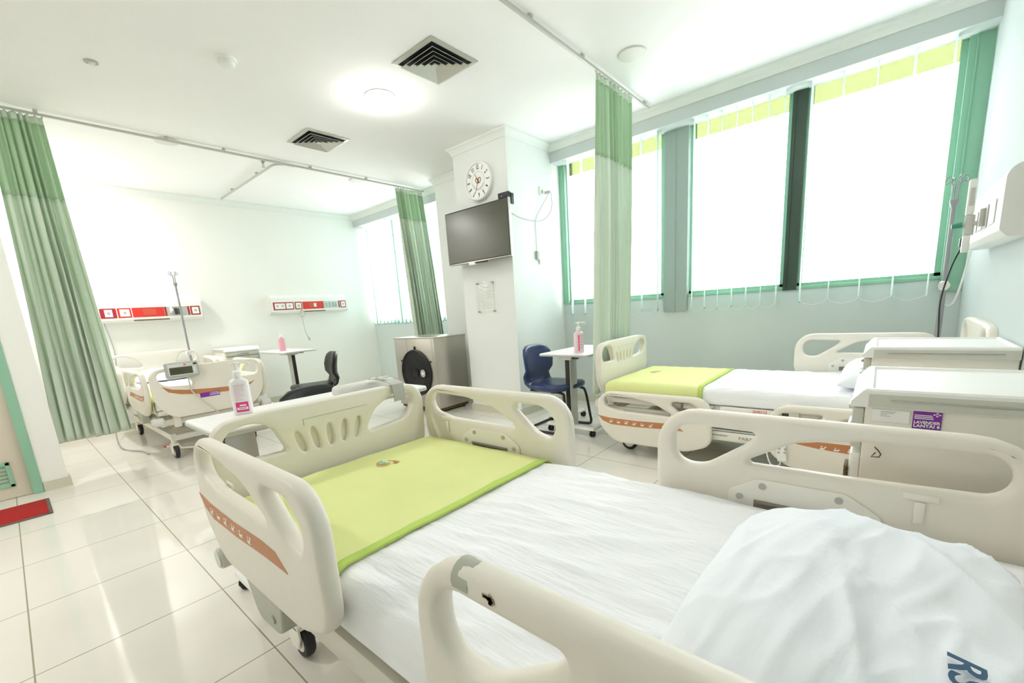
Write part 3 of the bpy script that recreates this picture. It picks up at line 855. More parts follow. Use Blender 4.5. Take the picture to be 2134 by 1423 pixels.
b = B(); add_box(b, (-.0265, .03, .565), (.0016, .155, .042), 0); st = obj('purple_sticker', b, 'purple', bedC, False)
b = B(); add_text(b, 'LAVENDER', .026, lambda x, y, z: (-.0275 - z, -.005 - x, .560 + y), xs=.62); bx(b, -.0277, -.0272, -.04, .03, .576, .579); obj('sticker_lettering', b, 'white', st, False)
# side details on the window bed
rl = [c for c in bedB.children if c.name.startswith('base_frame')][0]
b = B(); bx(b, .70, 1.42, -.432, -.412, .205, .262, .006); pb = obj('name_bar', b, 'bed_lt', bedB)
b = B(); add_text(b, 'PARAMOUNT', .030, lambda x, y, z: (1.10 + x, -.4325 - z, .232 + y), xs=1.15); obj('lettering', b, 'inkgrey', pb, False)
b = B(); bx(b, .83, .93, -.4335, -.4322, .236, .243); plate(b, [[(.80, .2395), (.83, .252), (.83, .227)]], .0012, 0, XZ(-.4328)); obj('arrow_mark', b, 'inkgrey', pb, False)
b = B(); bx(b, .88, 1.30, -.445, -.425, .39, .437, .008); cb = obj('side_bracket', b, 'bed_lt', bedB)
b = B(); bx(b, 1.065, 1.165, -.4470, -.4455, .375, .408); obj('orange_sticker', b, 'inkred', cb, False)
b = B(); add_text(b, 'ZH0112', .024, lambda x, y, z: (1.11 + x, -.4460 - z, .422 + y)); obj('sticker_lettering', b, 'inkred', cb, False)
b = B(); lathe(b, [(.001, 0), (.062, 0), (.066, .004), (.066, .02), (.001, .02)], (1.245, -.428, .418), 'Y', 32); dc = obj('angle_gauge', b, 'bed_lt', bedB)
b = B(); bx(b, 1.228, 1.262, -.4500, -.4485, .414, .430); obj('gauge_window', b, 'ink', dc, False)
b = B(); plate(b, [[(.74, .43), (.84, .43), (.80, .37), (.77, .37)]], .02, .003, XZ(-.435)); obj('hinge_bracket', b, 'bed_lt', bedB)
b = B(); add_box(b, (1.245, -.505, .200), (.048, .022, .10), .006, 3, M=Matrix.Rotation(-.12, 3, 'Y')); hs = obj('handset', b, 'white', bedB)
b = B()
for (q, w) in ((1.232, .205), (1.262, .208), (1.234, .228), (1.264, .230)): cyl(b, (q, -.515, w), (q, -.5185, w), .007)
obj('handset_button', b, 'grey', hs)
b = B(); tube(b, smooth_path([(1.24, -.505, .15), (1.235, -.50, .12), (1.19, -.48, .11), (1.16, -.46, .18), (1.15, -.44, .26)]), .004); obj('handset_cord', b, 'white', hs)

# green blankets, pillows
def blanket(label, bed, rz, zmat, side_drop, seed):
    t = thing('green_blanket', label, 'blanket', bed, rz, 'green foot blankets')
    def hf(u, v):
        r = abs(noise.noise(Vector((u * 6 + v * 2, v * 1.6 - u, seed))))
        return .004 * (1 - r) ** 5 + .0015 * noise.noise(Vector((u * 5, v * 5, seed + 3)))
    bm = drape(.045, .765, .978, 1.031, .438, .05, zmat + .007, side_drop, 60, 70, hf)
    o = obj('cloth', bm, 'lime', t, ang=180); md = o.modifiers.new('thickness', 'SOLIDIFY'); md.thickness = .003
    bm = drape(.738, .768, .978, 1.031, .4395, .0505, zmat + .0105, side_drop, 4, 70, hf)
    o = obj('hem', bm, 'limetrim', t, ang=180); md = o.modifiers.new('thickness', 'SOLIDIFY'); md.thickness = .003
    # printed emblem: open orange ring, teal fill, small flag
    z = zmat + .0135; eu, ev = .245, .05
    F3 = lambda x, y, d: (eu + x * .76 - y * .65, ev + x * .65 + y * .76, z + d)
    ring = [Vector((math.cos(a) * .026, math.sin(a) * .026)) for a in [2.0 + 4.2 * k / 24 for k in range(25)]]
    inn = [Vector((math.cos(a) * .019, math.sin(a) * .019)) for a in [2.0 + 4.2 * k / 24 for k in range(25)]][::-1]
    b = B(); plate(b, [ring + inn], .0012, 0, F3); plate(b, [[(.036, .004), (.048, -.004), (.060, .010), (.050, .014), (.042, .022), (.010, .028), (.010, .024), (.038, .016)]], .0012, 0, F3); em = obj('emblem', b, 'orange', o, False); em.parent = t
    b = B(); plate(b, [superell(.012, .011, 16, 2.0)], .0012, 0, F3); obj('emblem_centre', b, 'teal', em, False)
    return t
blanket('lime green blanket with printed emblem on the bed beside the stickered nightstand', BEDA, 0, .585, .06, 2.0)
blanket('lime green blanket folded over the foot of the bed along the big window', BEDB, 0, .548, .06, 5.0)
blanket('lime green blanket on the bed with the grey control screen, mostly hidden by its footboard', BEDC, PI, .585, .07, 9.0)

def pillow(label, loc, rz, lx, ly, h, seed, stamp=None):
    t = thing('pillow', label, 'pillow', loc, rz, 'white pillows')
    bm = B(); n = 72; top = []; bot = []
    def prof(a, c):
        e = max(0, (1 - abs(a) ** 2.6)) * max(0, (1 - abs(c) ** 2.6)); return e ** .42
    for i in range(n + 1):
        rt, rb = [], []
        for j in range(n + 1):
            a, c = -1 + 2 * i / n, -1 + 2 * j / n
            k = 1 - .05 * (abs(a) ** 2 + abs(c) ** 2) + .06 * (abs(a) * abs(c)) ** 3
            x, y = a * lx / 2 * k, c * ly / 2 * k
            w = .014 * noise.noise(Vector((x * 9 + seed, y * 3.5, seed))) + .011 * (1 - abs(noise.noise(Vector((x * 11 + y * 5, y * 4, seed + 5))))) ** 5 + .005 * (1 - abs(noise.noise(Vector((x * 26 - y * 7, y * 9, seed + 8))))) ** 4
            z = h * .80 * prof(a, c)
            rt.append(bm.verts.new((x, y, h * .26 + z + w * prof(a, c) ** .5)))
            rb.append(bm.verts.new((x, y, h * .26 - h * .255 * prof(a, c))) if 0 < i < n and 0 < j < n else rt[-1])
        top.append(rt); bot.append(rb)
    for i in range(n):
        for j in range(n):
            bm.faces.new((top[i][j], top[i + 1][j], top[i + 1][j + 1], top[i][j + 1]))
            try: bm.faces.new((bot[i][j], bot[i][j + 1], bot[i + 1][j + 1], bot[i + 1][j]))
            except ValueError: pass
    pc = obj('pillowcase', bm, 'pillow', t, ang=180)
    if stamp:
        px, py = stamp
        def on(x, y, z):
            wx, wy = px + y, py - x; e = prof(wx / lx * 2.06, wy / ly * 2.06)
            return (wx, wy, h * .26 + h * .80 * e + .016 + z)
        b = B(); add_text(b, 'RSU', .042, on, .0004, bold=.0006); obj('printed_stamp', b, 'inkblue', pc, False)
    return t
pA = pillow('large white pillow with blue letters RSU stamped on its case', (.0, .735, .592), -.03, .43, .64, .15, 1.5, (.100, -.172))
pB = pillow('white pillow on the bed along the big window, partly behind a nightstand', (.06, 3.36, .552), .0, .46, .62, .15, 6.5)
pC = pillow('white pillow on the bed with the grey control screen', (-6.40, 1.185, .592), .0, .44, .6, .13, 9.5)

# ================================================================ NIGHTSTANDS
def nightstand(label, loc, rz, first=None):
    t = thing('nightstand', label, 'nightstand', loc, rz, 'bedside cabinets')
    D, Wd, Hh = .43, .42, .88      # depth x, width y (front at x=0, faces -x)
    b = B(); bx(b, 0, D, 0, Wd, .07, .838, .006); obj('body', b, 'cab', t)
    b = B()
    rows = []
    for (i, z) in ((-.028, .832), (-.028, .845), (-.010, .872), (-.004, .88), (.012, .88), (.018, .872)):
        rows.append([(-.0 + i, i * .0 - .001, z), (D, -.001, z), (D, Wd + .001, z), (0 + i, Wd + .001, z)])
    rows2 = []
    for (i, k, z) in ((-.030, -.004, .832), (-.030, -.004, .846), (-.006, -.002, .876), (.0, .002, .881), (.012, .010, .881), (.018, .014, .874)):
        rows2.append([(i, k, z), (D - max(k, 0), k, z), (D - max(k, 0), Wd - k, z), (i, Wd - k, z)])
    loft(b, rows2, caps=True); tp = obj('top', b, 'cabtop', t, ang=20)
    for (q0, q1, i0, i1) in ((-.006, -.003, -.0085, -.005), (Wd + .003, Wd + .006, Wd + .005, Wd + .0085)):
        b = B(); bx(b, .006, D, q0, q1, .834, .868); obj('top_edge_band', b, 'cabedge', tp, False)
        b = B(); bx(b, .05, D - .04, i0, i1, .8515, .8555, .0015); obj('inlay_strip', b, 'chrome', tp)
    for (z0, z1) in ((.775, .828), (.715, .768)):
        b = B(); bx(b, -.026, 0, .008, Wd - .008, z0, z1, .006); dr = obj('drawer', b, 'cabedge', t)
        b = B(); bx(b, -.038, -.026, .14, Wd - .14, z0 + .018, z0 + .032, .004); obj('handle', b, 'chrome', dr)
    b = B(); bx(b, -.024, 0, .008, Wd - .008, .09, .70, .006); dr = obj('cabinet_door', b, 'cabtop', t)
    b = B()
    for k in range(3): bx(b, -.034, -.024, .004, .07, .628 + k * .012, .636 + k * .012, .003)
    obj('door_grip', b, 'brown', dr)
    for (x, y) in ((.05, .05), (.05, Wd - .05), (D - .05, .05), (D - .05, Wd - .05)):
        b = B(); bx(b, x - .012, x + .012, y - .015, y + .015, .05, .072, .003); lathe(b, [(.001, -.012), (.03, -.012), (.03, .012), (.001, .012)], (x, y, .031), 'Y', 18); obj('caster', b, 'rubber', t)
    return t
ns1 = nightstand('cream nightstand with a purple sticker and wire towel hook on its side', (-.012, 1.447, 0), 0)
ns2 = dup(ns1, (-.015, 2.465, 0), 0, 'cream nightstand without a sticker, standing close against the bed along the big window')
ns3 = dup(ns1, (XW + .47, 2.27, 0), PI, 'cream nightstand against the cream wall, behind the table with the deep pink bottle')
b = B(); bx(b, .094, .146, -.0026, -.0008, .787, .832); st = obj('purple_sticker', b, 'purple', ns1, False)
fr = lambda cx, cz: (lambda x, y, z: (cx + x, -.0028 - z, cz + y))
b = B()
add_text(b, 'LAVENDER', .0095, fr(.120, .8035), xs=1.02, bold=.0003); add_text(b, 'LANTAI 6', .0105, fr(.120, .7945), xs=1.08, bold=.0003)
for k, w in enumerate((.032, .034, .035)): bx(b, .0965, .0965 + w, -.0032, -.0027, .8205 - k * .0042, .8225 - k * .0042)
P = [(-.002, .007), (.002, .007), (.002, .002), (.008, .002), (.008, -.002), (.002, -.002), (.002, -.007), (-.002, -.007), (-.002, -.002), (-.008, -.002), (-.008, .002), (-.002, .002)]
plate(b, [[Vector((.137 + x * .85, .825 + y * .7)) for x, y in P]], .0006, 0, XZ(-.003)); obj('sticker_lettering', b, 'white', st, False)
b = B(); plate(b, [[Vector((.137 + x * .5, .825 + y * .35)) for x, y in P]], .0006, 0, XZ(-.0034)); obj('sticker_cross', b, 'purple', st, False)
b = B(); bx(b, .015, .088, -.0022, -.0008, .797, .828); lb = obj('paper_label', b, 'cabtop', ns1, False)
b = B()
for k, w in enumerate((.030, .027, .012, .02)): bx(b, .032, .032 + w, -.0028, -.0022, .8235 - k * .004, .8245 - k * .004)
obj('label_print', b, 'inkgrey', lb, False)
b = B(); tube(b, [(.028, -.003, .725), (.034, -.014, .722), (.041, -.016, .712), (.038, -.014, .703), (.022, -.012, .701), (.030, -.010, .713)], .0018, 6); obj('towel_hook', b, 'brown', ns1)

# ================================================================ OVERBED TABLES
def overbed(label, loc, rz, Hh, L=.86, Dp=.40, col_y=.08, slab=.022):
    """long side along local y (0..L); column near y=0 end; base along y"""
    t = thing('overbed_table', label, 'table', loc, rz, 'overbed tables')
    b = B(); plate(b, [fillet([(0, 0, .025), (Dp, 0, .025), (Dp, L, .025), (0, L, .025)])], slab, .004, lambda x, y, z: (x, y, Hh - slab / 2 + z)); tp = obj('table_top', b, 'table', t)
    b = B(); plate(b, [fillet([(-.002, -.002, .025), (Dp + .002, -.002, .025), (Dp + .002, L + .002, .025), (-.002, L + .002, .025)])], .012, .002, lambda x, y, z: (x, y, Hh - slab * .62 + z)); obj('edge_band', b, 'tedge', tp)
    cx = Dp / 2
    b = B(); bx(b, cx - .06, cx + .06, col_y - .05, col_y + .26, Hh - slab - .035, Hh - slab, .006); obj('support_bracket', b, 'alu', t)
    b = B(); bx(b, cx - .028, cx + .028, col_y - .02, col_y + .09, .07, Hh - slab - .03, .006); co = obj('column', b, 'alu', t)
    b = B(); bx(b, cx - .022, cx + .022, col_y - .024, col_y - .019, .09, Hh - slab - .04, .002); obj('column_slot', b, 'black', co)
    b = B(); bx(b, .0, Dp, col_y - .03, col_y + .03, .058, .085, .008); bx(b, .01, .055, col_y, L * .9, .058, .08, .006); bx(b, Dp - .055, Dp - .01, col_y, L * .9, .058, .08, .006); obj('base', b, 'cabtop', t)
    for (x, y) in ((.03, col_y), (Dp - .03, col_y), (.03, L * .88), (Dp - .03, L * .88)):
        b = B()
        for d in (-.012, .012): lathe(b, [(.001, -.007), (.024, -.007), (.027, 0), (.024, .007), (.001, .007)], (x + d, y, .027), 'X', 18)
        cyl(b, (x, y, .03), (x, y, .06), .008, seg=10); obj('caster', b, 'rubber', t)
    b = B(); tube(b, [(cx + .03, col_y + .02, Hh - slab - .012), (cx + .08, col_y - .045, Hh - slab - .018), (cx + .13, col_y - .05, Hh - slab - .018)], .006); obj('height_lever', b, 'black', t)
    return t
tabA = overbed('white overbed table carrying the white pump bottle with bright pink label', (-2.10, .415, 0), 0, .795, L=.94, Dp=.385, col_y=.09)
tabB = overbed('white overbed table beside the blue chair and the tall gathered curtain', (-2.31, 3.10, 0), 0, .735, L=.78, Dp=.50, col_y=.10)
tabC = overbed('white overbed table carrying a small deep pink bottle, between nightstand and black chair', (-5.62, 2.26, 0), PI / 2, .80, L=.90, Dp=.42, col_y=.28)

# things on the tables
def pump_bottle(label, loc, rz, kind, s=1.0):
    t = thing('pump_bottle', label, 'bottle', loc, rz, 'hand rub bottles')
    prof = [(.030, .0), (.034, .004), (.034, .125), (.031, .138), (.020, .147), (.014, .150), (.014, .158)]
    b = B(); rings = []
    for r, z in prof:
        rings.append([(p.x * s, p.y * s, z * s) for p in superell(r * 1.05, r * .72 if r > .015 else r, 28, 3.2 if r > .02 else 2)])
    loft(b, rings); bd = obj('bottle_body', b, {'white': 'bottle', 'pale': 'bottlepk', 'pink': 'pinkbody'}[kind], t)
    b = B(); lathe(b, [(.001, .156 * s), (.0165 * s, .156 * s), (.0165 * s, .176 * s), (.012 * s, .180 * s), (.006 * s, .182 * s), (.006 * s, .205 * s), (.013 * s, .207 * s), (.013 * s, .214 * s), (.001, .216 * s)], seg=20)
    tube(b, [(0, 0, .210 * s), (.03 * s, 0, .211 * s), (.045 * s, 0, .208 * s), (.048 * s, 0, .202 * s)], .0042 * s, 8); bx(b, -.022 * s, 0, -.006 * s, .006 * s, .2075 * s, .2125 * s, .002)
    obj('pump', b, 'white', t)
    fy = -.0246 * s
    b = B()
    if kind == 'white':
        bx(b, -.022 * s, .022 * s, fy - .0006, fy, .012 * s, .052 * s); lab = obj('pink_label', b, 'pink', t, False)
        b = B(); bx(b, -.019 * s, .019 * s, fy - .0012, fy - .0006, .021 * s, .031 * s); obj('white_band', b, 'white', lab, False)
        b = B(); bx(b, -.013 * s, .013 * s, fy - .0016, fy - .0012, .024 * s, .028 * s); obj('band_print', b, 'inkgrey', lab, False)
        b = B(); bx(b, -.009 * s, .014 * s, fy - .0012, fy - .0006, .036 * s, .042 * s); obj('label_print', b, 'white', lab, False)
        b = B()
        for k, w in enumerate((.036, .034, .036, .020, .030, .034, .018, .026)): bx(b, -.020 * s, (-.020 + w) * s, fy - .0005, fy, (.114 - k * .0075) * s, (.1155 - k * .0075) * s)
        obj('fine_print', b, 'pinkbody', t, False)
        b = B(); bx(b, -.020 * s, .020 * s, fy - .0005, fy, .121 * s, .1222 * s); obj('top_line', b, 'inkgrey', t, False)
    elif kind == 'pale':
        bx(b, -.003 * s, .005 * s, fy - .0006, fy, .012 * s, .125 * s); lab = obj('pink_stripe', b, 'pink', t, False)
        b = B()
        for k in range(5): bx(b, .009 * s, .024 * s, fy - .0005, fy, (.03 + k * .021) * s, (.038 + k * .021) * s)
        obj('fine_print', b, 'pinkbody', t, False)
    return t
pump_bottle('white pump bottle with a bright pink label, standing behind a bed footboard', (-1.985, .60, .795), 1.2, 'white', 1.0)
pump_bottle('pale pink pump bottle on the table beside the blue chair', (-1.985, 3.26, .735), .55, 'pale', 1.22)
pump_bottle('small deep pink pump bottle on the table below the red wall panel', (-5.99, 2.40, .80), 1.1, 'pink', 1.15)
# grey folded wrap strapped over the footboard
t = thing('grey_wrap', 'light grey folded pouch with a strap draped over a bed footboard', 'pouch', (-1.75, 1.03, .845))
b = B(); add_box(b, (-.11, .06, -.018), (.10, .30, .055), .024, 4); obj('pouch', b, 'ltgrey', t)
b = B()
pth = [(-.06, .02), (.0, .022), (.05, .017), (.095, .014), (.122, .006), (.1285, -.03), (.1285, -.068)]
rows = []
for i, (x, z) in enumerate(pth):
    a = Vector(pth[min(i + 1, 6)]) - Vector(pth[max(i - 1, 0)]); a.normalize(); nx, nz = -a.y * .004, a.x * .004
    rows.append([(x, .055, z), (x, .115, z), (x + nx, .115, z + nz), (x + nx, .055, z + nz)])
loft(b, rows); obj('strap', b, 'grey', t)
b = B(); bx(b, -.05, .06, .065, .075, .024, .03); bx(b, -.02, .0, .04, .13, .024, .03); obj('clip', b, 'ltgrey', t)

# ================================================================ CHAIRS
def chair(label, loc, rz, m, seat_h=.45, back_h=.80):
    """faces +x"""
    t = thing('padded_chair', label, 'chair', loc, rz, 'padded visitor chairs')
    b = B(); rings = []
    for (f, zz) in ((.90, -.032), (1.0, -.018), (1.0, .012), (.93, .026), (.6, .030), (.2, .028)):
        rings.append([(p.x * f + .02, p.y * f, seat_h - .03 + zz + .012 * (p.x * f / .22) ** 2) for p in superell(.235, .225, 36, 2.8)])
    loft(b, rings); obj('seat', b, m, t, ang=60)
    # backrest: lofted pad bending out of the rear of the seat
    path = [(-.10, seat_h - .035, .205), (-.17, seat_h - .03, .212), (-.212, seat_h - .0, .212), (-.228, seat_h + .06, .205), (-.225, seat_h + .12, .215), (-.232, seat_h + .2, .228), (-.245, back_h - .08, .215), (-.252, back_h - .035, .185), (-.256, back_h - .008, .12), (-.257, back_h, .05)]
    b = B(); rings = []; n = len(path)
    for i, (x, z, w) in enumerate(path):
        a = Vector((path[min(i + 1, n - 1)][0] - path[max(i - 1, 0)][0], path[min(i + 1, n - 1)][1] - path[max(i - 1, 0)][1])).normalized()
        nx, nz = -a.y, a.x
        th = .030 if i > 2 else .024
        if i == n - 1: th = .018
        rings.append([(x + nx * p.y - .0 + .05 * (p.x / .22) ** 2 * (1 if i > 3 else .2), p.x, z + nz * p.y) for p in superell(w, th, 28, 3)])
    loft(b, rings); obj('backrest', b, m, t, ang=70)
    b = B()
    for k in range(3): tube(b, [(-.165 + .0 - k * .012, -.16, seat_h + .002 + k * .018), (-.185 - k * .012, 0, seat_h - .002 + k * .018), (-.165 - k * .012, .16, seat_h + .002 + k * .018)], .005, 6)
    obj('fold_piping', b, m, t)
    for s in (-1, 1):
        b = B(); tube(b, smooth_path([(-.17, s * .16, seat_h - .062), (.05, s * .16, seat_h - .065), (.17, s * .165, seat_h - .075), (.205, s * .19, seat_h - .12), (.235, s * .215, .10), (.24, s * .218, .04), (.20, s * .22, .014), (-.05, s * .22, .013), (-.24, s * .22, .013)], 8), .0125, 10); obj('leg', b, 'blackmetal', t)
    b = B(); bx(b, -.18, -.10, -.17, .17, seat_h - .075, seat_h - .052, .004); bx(b, .05, .09, -.17, .17, seat_h - .08, seat_h - .058, .004); obj('seat_frame', b, 'blackmetal', t)
    b = B(); cyl(b, (-.22, -.22, .013), (-.22, .22, .013), .011); obj('rear_crossbar', b, 'blackmetal', t)
    return t
chair('navy blue padded chair beside the column', (-2.28, 3.31, 0), .02, 'bluevinyl', .45, .80)
chair('black padded chair standing free beside the table with the deep pink bottle', (-4.90, 2.25, 0), -1.85, 'blackvinyl', .45, .80)
chair('black padded chair tucked behind the table with the white pump bottle', (-2.33, 1.16, 0), .12, 'blackvinyl', .44, .775)

# ================================================================ STEEL AIR UNIT
t = thing('air_purifier', 'stainless steel air unit with round black fan beside the column', 'air unit', (-4.21, 3.37, 0))
w, d0 = .38, .20
b = B(); bx(b, -w, w, -d0, .30, .055, .885, .004); bx(b, -w - .004, w + .004, -d0 - .004, .304, .872, .888, .003); bd = obj('cabinet', b, 'steel', t)
b = B(); bx(b, -.13, -.125, -d0 - .002, -d0, .06, .87); bx(b, .335, .34, -d0 - .002, -d0, .06, .87); obj('panel_seam', b, 'grey', bd, False)
b = B(); bx(b, -w + .02, w - .02, -d0 + .02, .28, .02, .055); obj('plinth', b, 'brown', t)
fc = (.025, -d0 - .001, .47)
b = B(); lathe(b, [(.001, 0), (.272, 0), (.278, .006), (.278, .022), (.268, .026), (.26, .012), (.001, .012)], fc, 'Y', 56); fn = obj('fan', b, 'black', t)
b = B()
for k in range(1, 8): tube(b, [(fc[0] + .035 * k * math.cos(a), fc[1] - .022, fc[2] + .035 * k * math.sin(a)) for a in [2 * PI * i / 40 for i in range(40)]], .0018, 5, True)
obj('fan_grille', b, 'blackmetal', fn)
b = B(); lathe(b, [(.001, 0), (.05, 0), (.05, .012), (.001, .016)], (fc[0], fc[1] - .012, fc[2]), 'Y', 28); hb_ = obj('fan_hub', b, 'dark', fn)
b = B(); lathe(b, [(.012, 0), (.045, 0), (.045, .004), (.012, .004)], (fc[0] + .14, fc[1] - .024, fc[2] + .0), 'Y', 24); obj('badge', b, 'grey', fn)
b = B(); lathe(b, [(.001, 0), (.017, 0), (.017, .005), (.001, .005)], (fc[0] + .14, fc[1] - .025, fc[2] + .0), 'Y', 16); obj('badge_centre', b, 'white', fn)
for a in (PI / 2, PI / 2 - 1.1, PI / 2 + 1.1, -PI / 2 + .9, -PI / 2 - .9):
    b = B(); add_box(b, (fc[0] + .29 * math.cos(a), fc[1] - .008, fc[2] + .29 * math.sin(a)), (.05, .016, .016), .004, M=Matrix.Rotation(-a, 3, 'Y')); obj('clamp', b, 'black', fn)
for (x, y) in ((-w + .06, -d0 + .06), (w - .06, -d0 + .06), (-w + .06, .24), (w - .06, .24)):
    b = B(); lathe(b, [(.001, -.012), (.026, -.012), (.026, .012), (.001, .012)], (x, y, .026), 'X', 18); obj('caster', b, 'rubber', t)

# ================================================================ ON THE COLUMN
# wall clock
t = thing('wall_clock', 'round white wall clock with dark numerals on the column', 'clock', (-3.235, CLY1, 2.447))
R = .187
b = B(); lathe(b, [(.001, 0), (R, 0), (R, .038), (R - .008, .046), (R - .020, .046), (R - .024, .034), (R - .024, .030)], (0, 0, 0), 'Y', 56); obj('rim', b, 'white', t)
b = B(); lathe(b, [(.001, .028), (R - .022, .028), (R - .022, .031), (.001, .031)], (0, 0, 0), 'Y', 56); fc_ = obj('dial', b, 'paper', t)
for h in range(1, 13):
    b = B(); a = PI / 2 - h * PI / 6; rr = R * .70
    rot = a - PI / 2
    def tt(x, y, z, a=a, rot=rot, rr=rr):
        xx = x * math.cos(rot) - y * math.sin(rot); yy = x * math.sin(rot) + y * math.cos(rot)
        return (rr * math.cos(a) + xx, -.0314 - z, rr * math.sin(a) + yy)
    add_text(b, str(h), .060, tt, xs=.62, bold=.0014); obj('numeral', b, 'ink', fc_, False)
b = B()
rg = [(.088 * math.cos(x), .088 * math.sin(x)) for x in [2 * PI * i / 40 for i in range(40)]]
plate(b, [rg, [(q * .975, w_ * .975) for q, w_ in rg]], .0008, 0, XZ(-.0318))
for k in range(14):
    a = PI + .35 + k * .175; q = .074
    add_box(b, (q * math.cos(a), -.0318, q * math.sin(a)), (.010, .0008, .007), 0, M=Matrix.Rotation(-(a - PI / 2), 3, 'Y'))
obj('inner_ring', b, 'inkgrey', fc_, False)
b = B()
for s, tl in ((-1, .45), (1, -.45)):
    tube(b, [(s * .016 + .017 * math.cos(a) * math.cos(tl) - .026 * math.sin(a) * math.sin(tl), -.0318, .006 + .017 * math.cos(a) * math.sin(tl) + .026 * math.sin(a) * math.cos(tl)) for a in [2 * PI * i / 24 for i in range(24)]], .004, 6, True)
obj('emblem', b, 'heart', fc_)
def hand(a, l, w_, y):
    b = B(); dx, dz = math.cos(a), math.sin(a)
    plate(b, [[(-dx * .02 - dz * w_, -dz * .02 + dx * w_), (dx * l - dz * w_ * .4, dz * l + dx * w_ * .4), (dx * l + dz * w_ * .4, dz * l - dx * w_ * .4), (-dx * .02 + dz * w_, -dz * .02 - dx * w_)]], .0012, 0, XZ(y)); return b
obj('hour_hand', hand(PI / 2 + .50, .085, .004, -.0345), 'brown', t, False); obj('minute_hand', hand(-PI / 2 - .40, .118, .003, -.036), 'brown', t, False)
b = B(); lathe(b, [(.001, .033), (.008, .033), (.008, .039), (.001, .039)], (0, 0, 0), 'Y', 16); obj('pivot', b, 'brown', t)
# television
t = thing('television', 'flat dark television mounted on the column below the clock', 'television', (-3.215, 3.36, 1.918))
b = B(); bx(b, -.447, .447, 0, .035, -.27, .27, .006); bx(b, -.3, .3, .03, .055, -.2, .15, .01); tv = obj('housing', b, 'black', t)
b = B(); bx(b, -.436, .436, -.0018, .001, -.250, .258); obj('screen', b, 'screen', t, False)
b = B(); bx(b, -.436, .447, -.003, .0, -.27, -.257, .002); obj('bottom_bezel', b, 'steel', t)
b = B(); bx(b, .446, .4505, -.002, .036, -.27, .27, .001); obj('side_trim', b, 'alu', t)
b = B(); bx(b, -.13, -.045, -.012, .02, -.292, -.266, .004); obj('sensor_tab', b, 'white', t)
b = B(); bx(b, -.04, .12, .0, .02, -.282, -.268, .004); obj('cable_stub', b, 'black', t)
b = B(); bx(b, -.12, .12, .05, .14, -.1, .1, .006); obj('wall_bracket', b, 'blackmetal', t)
t = thing('set_top_box', 'small black box perched on the top edge of the television', 'box', (-2.82, 3.375, 2.19))
b = B(); bx(b, -.075, .055, -.012, .03, -.0, .05, .006); bx(b, .045, .06, .02, .07, -.06, .04, .004); obj('casing', b, 'black', t)
b = B(); bx(b, -.03, -.02, -.014, -.012, .014, .022); obj('indicator', b, 'grey', t, False)
# notice in acrylic holder
t = thing('notice_board', 'printed notice in a clear acrylic holder on the column', 'notice', (-3.265, CLY1, 1.288))
b = B(); bx(b, -.108, .108, -.004, -.001, -.150, .142); pp = obj('paper', b, 'paper', t, False)
b = B()
bx(b, -.05, .045, -.0048, -.004, .098, .106)
bx(b, -.086, -.05, -.0048, -.004, .080, .086); bx(b, -.086, -.05, -.0048, -.004, -.042, -.036); bx(b, -.075, -.03, -.0048, -.004, .118, .123)
for k in range(9): bx(b, -.078, .09 - (.05 if k % 3 == 2 else 0), -.0046, -.004, .066 - k * .0115, .0685 - k * .0115)
for k in range(7): bx(b, -.078, .09 - (.06 if k % 3 == 1 else 0), -.0046, -.004, -.054 - k * .0115, -.0515 - k * .0115)
obj('printed_lines', b, 'inkpale', pp, False)
b = B(); bx(b, -.135, .135, -.026, -.022, -.172, .168, .001); obj('acrylic_sheet', b, 'acrylic', t)
for (x, z) in ((-.112, .148), (.112, .148), (-.112, -.152), (.112, -.152)):
    b = B(); cyl(b, (x, 0, z), (x, -.031, z), .0095); obj('standoff', b, 'grey', t)
# socket, cable and adaptor on the column side
t = thing('wall_socket', 'white wall socket with plugs high on the column side by the window', 'socket', (CLX2, 4.085, 2.355))
b = B(); bx(b, 0, .010, -.075, .075, -.045, .045, .004); obj('plate', b, 'white', t)
b = B(); cyl(b, (.010, .03, -.005), (.06, .03, -.005), .016); cyl(b, (.06, .03, -.005), (.075, .03, -.005), .012); bx(b, .01, .03, -.045, -.02, -.02, .01, .004); obj('plug', b, 'cabedge', t)
b = B(); tube(b, smooth_path([(-2.905, 3.41, 2.10), (-2.845, 3.47, 2.075), (-2.85, 3.62, 2.045), (-2.85, 3.80, 2.035), (-2.85, 4.0, 2.05), (-2.84, 4.14, 2.13), (-2.82, 4.17, 2.22), (-2.80, 4.14, 2.31), (-2.79, 4.115, 2.345)]), .0035, 6)
tag(obj('power_cable', b, 'cable'), 'thin grey cable looping from the television to the wall socket', 'cable')
b = B(); tube(b, smooth_path([(-2.80, 4.10, 2.34), (-2.84, 4.03, 2.22), (-2.855, 3.91, 2.06), (-2.86, 3.905, 1.9), (-2.86, 3.907, 1.735)]), .003, 6)
t = tag(obj('adaptor_cord', b, 'cable'), 'hanging cord with grey adaptor block and white clip on the column side', 'cord')
b = B(); bx(b, -2.869, -2.845, 3.89, 3.935, 1.645, 1.735, .006); obj('adaptor', b, 'grey', t)
b = B(); bx(b, -2.868, -2.85, 3.945, 3.965, 1.60, 1.665, .004); bx(b, -2.868, -2.855, 3.93, 3.98, 1.655, 1.668, .003); obj('clip', b, 'white', t)

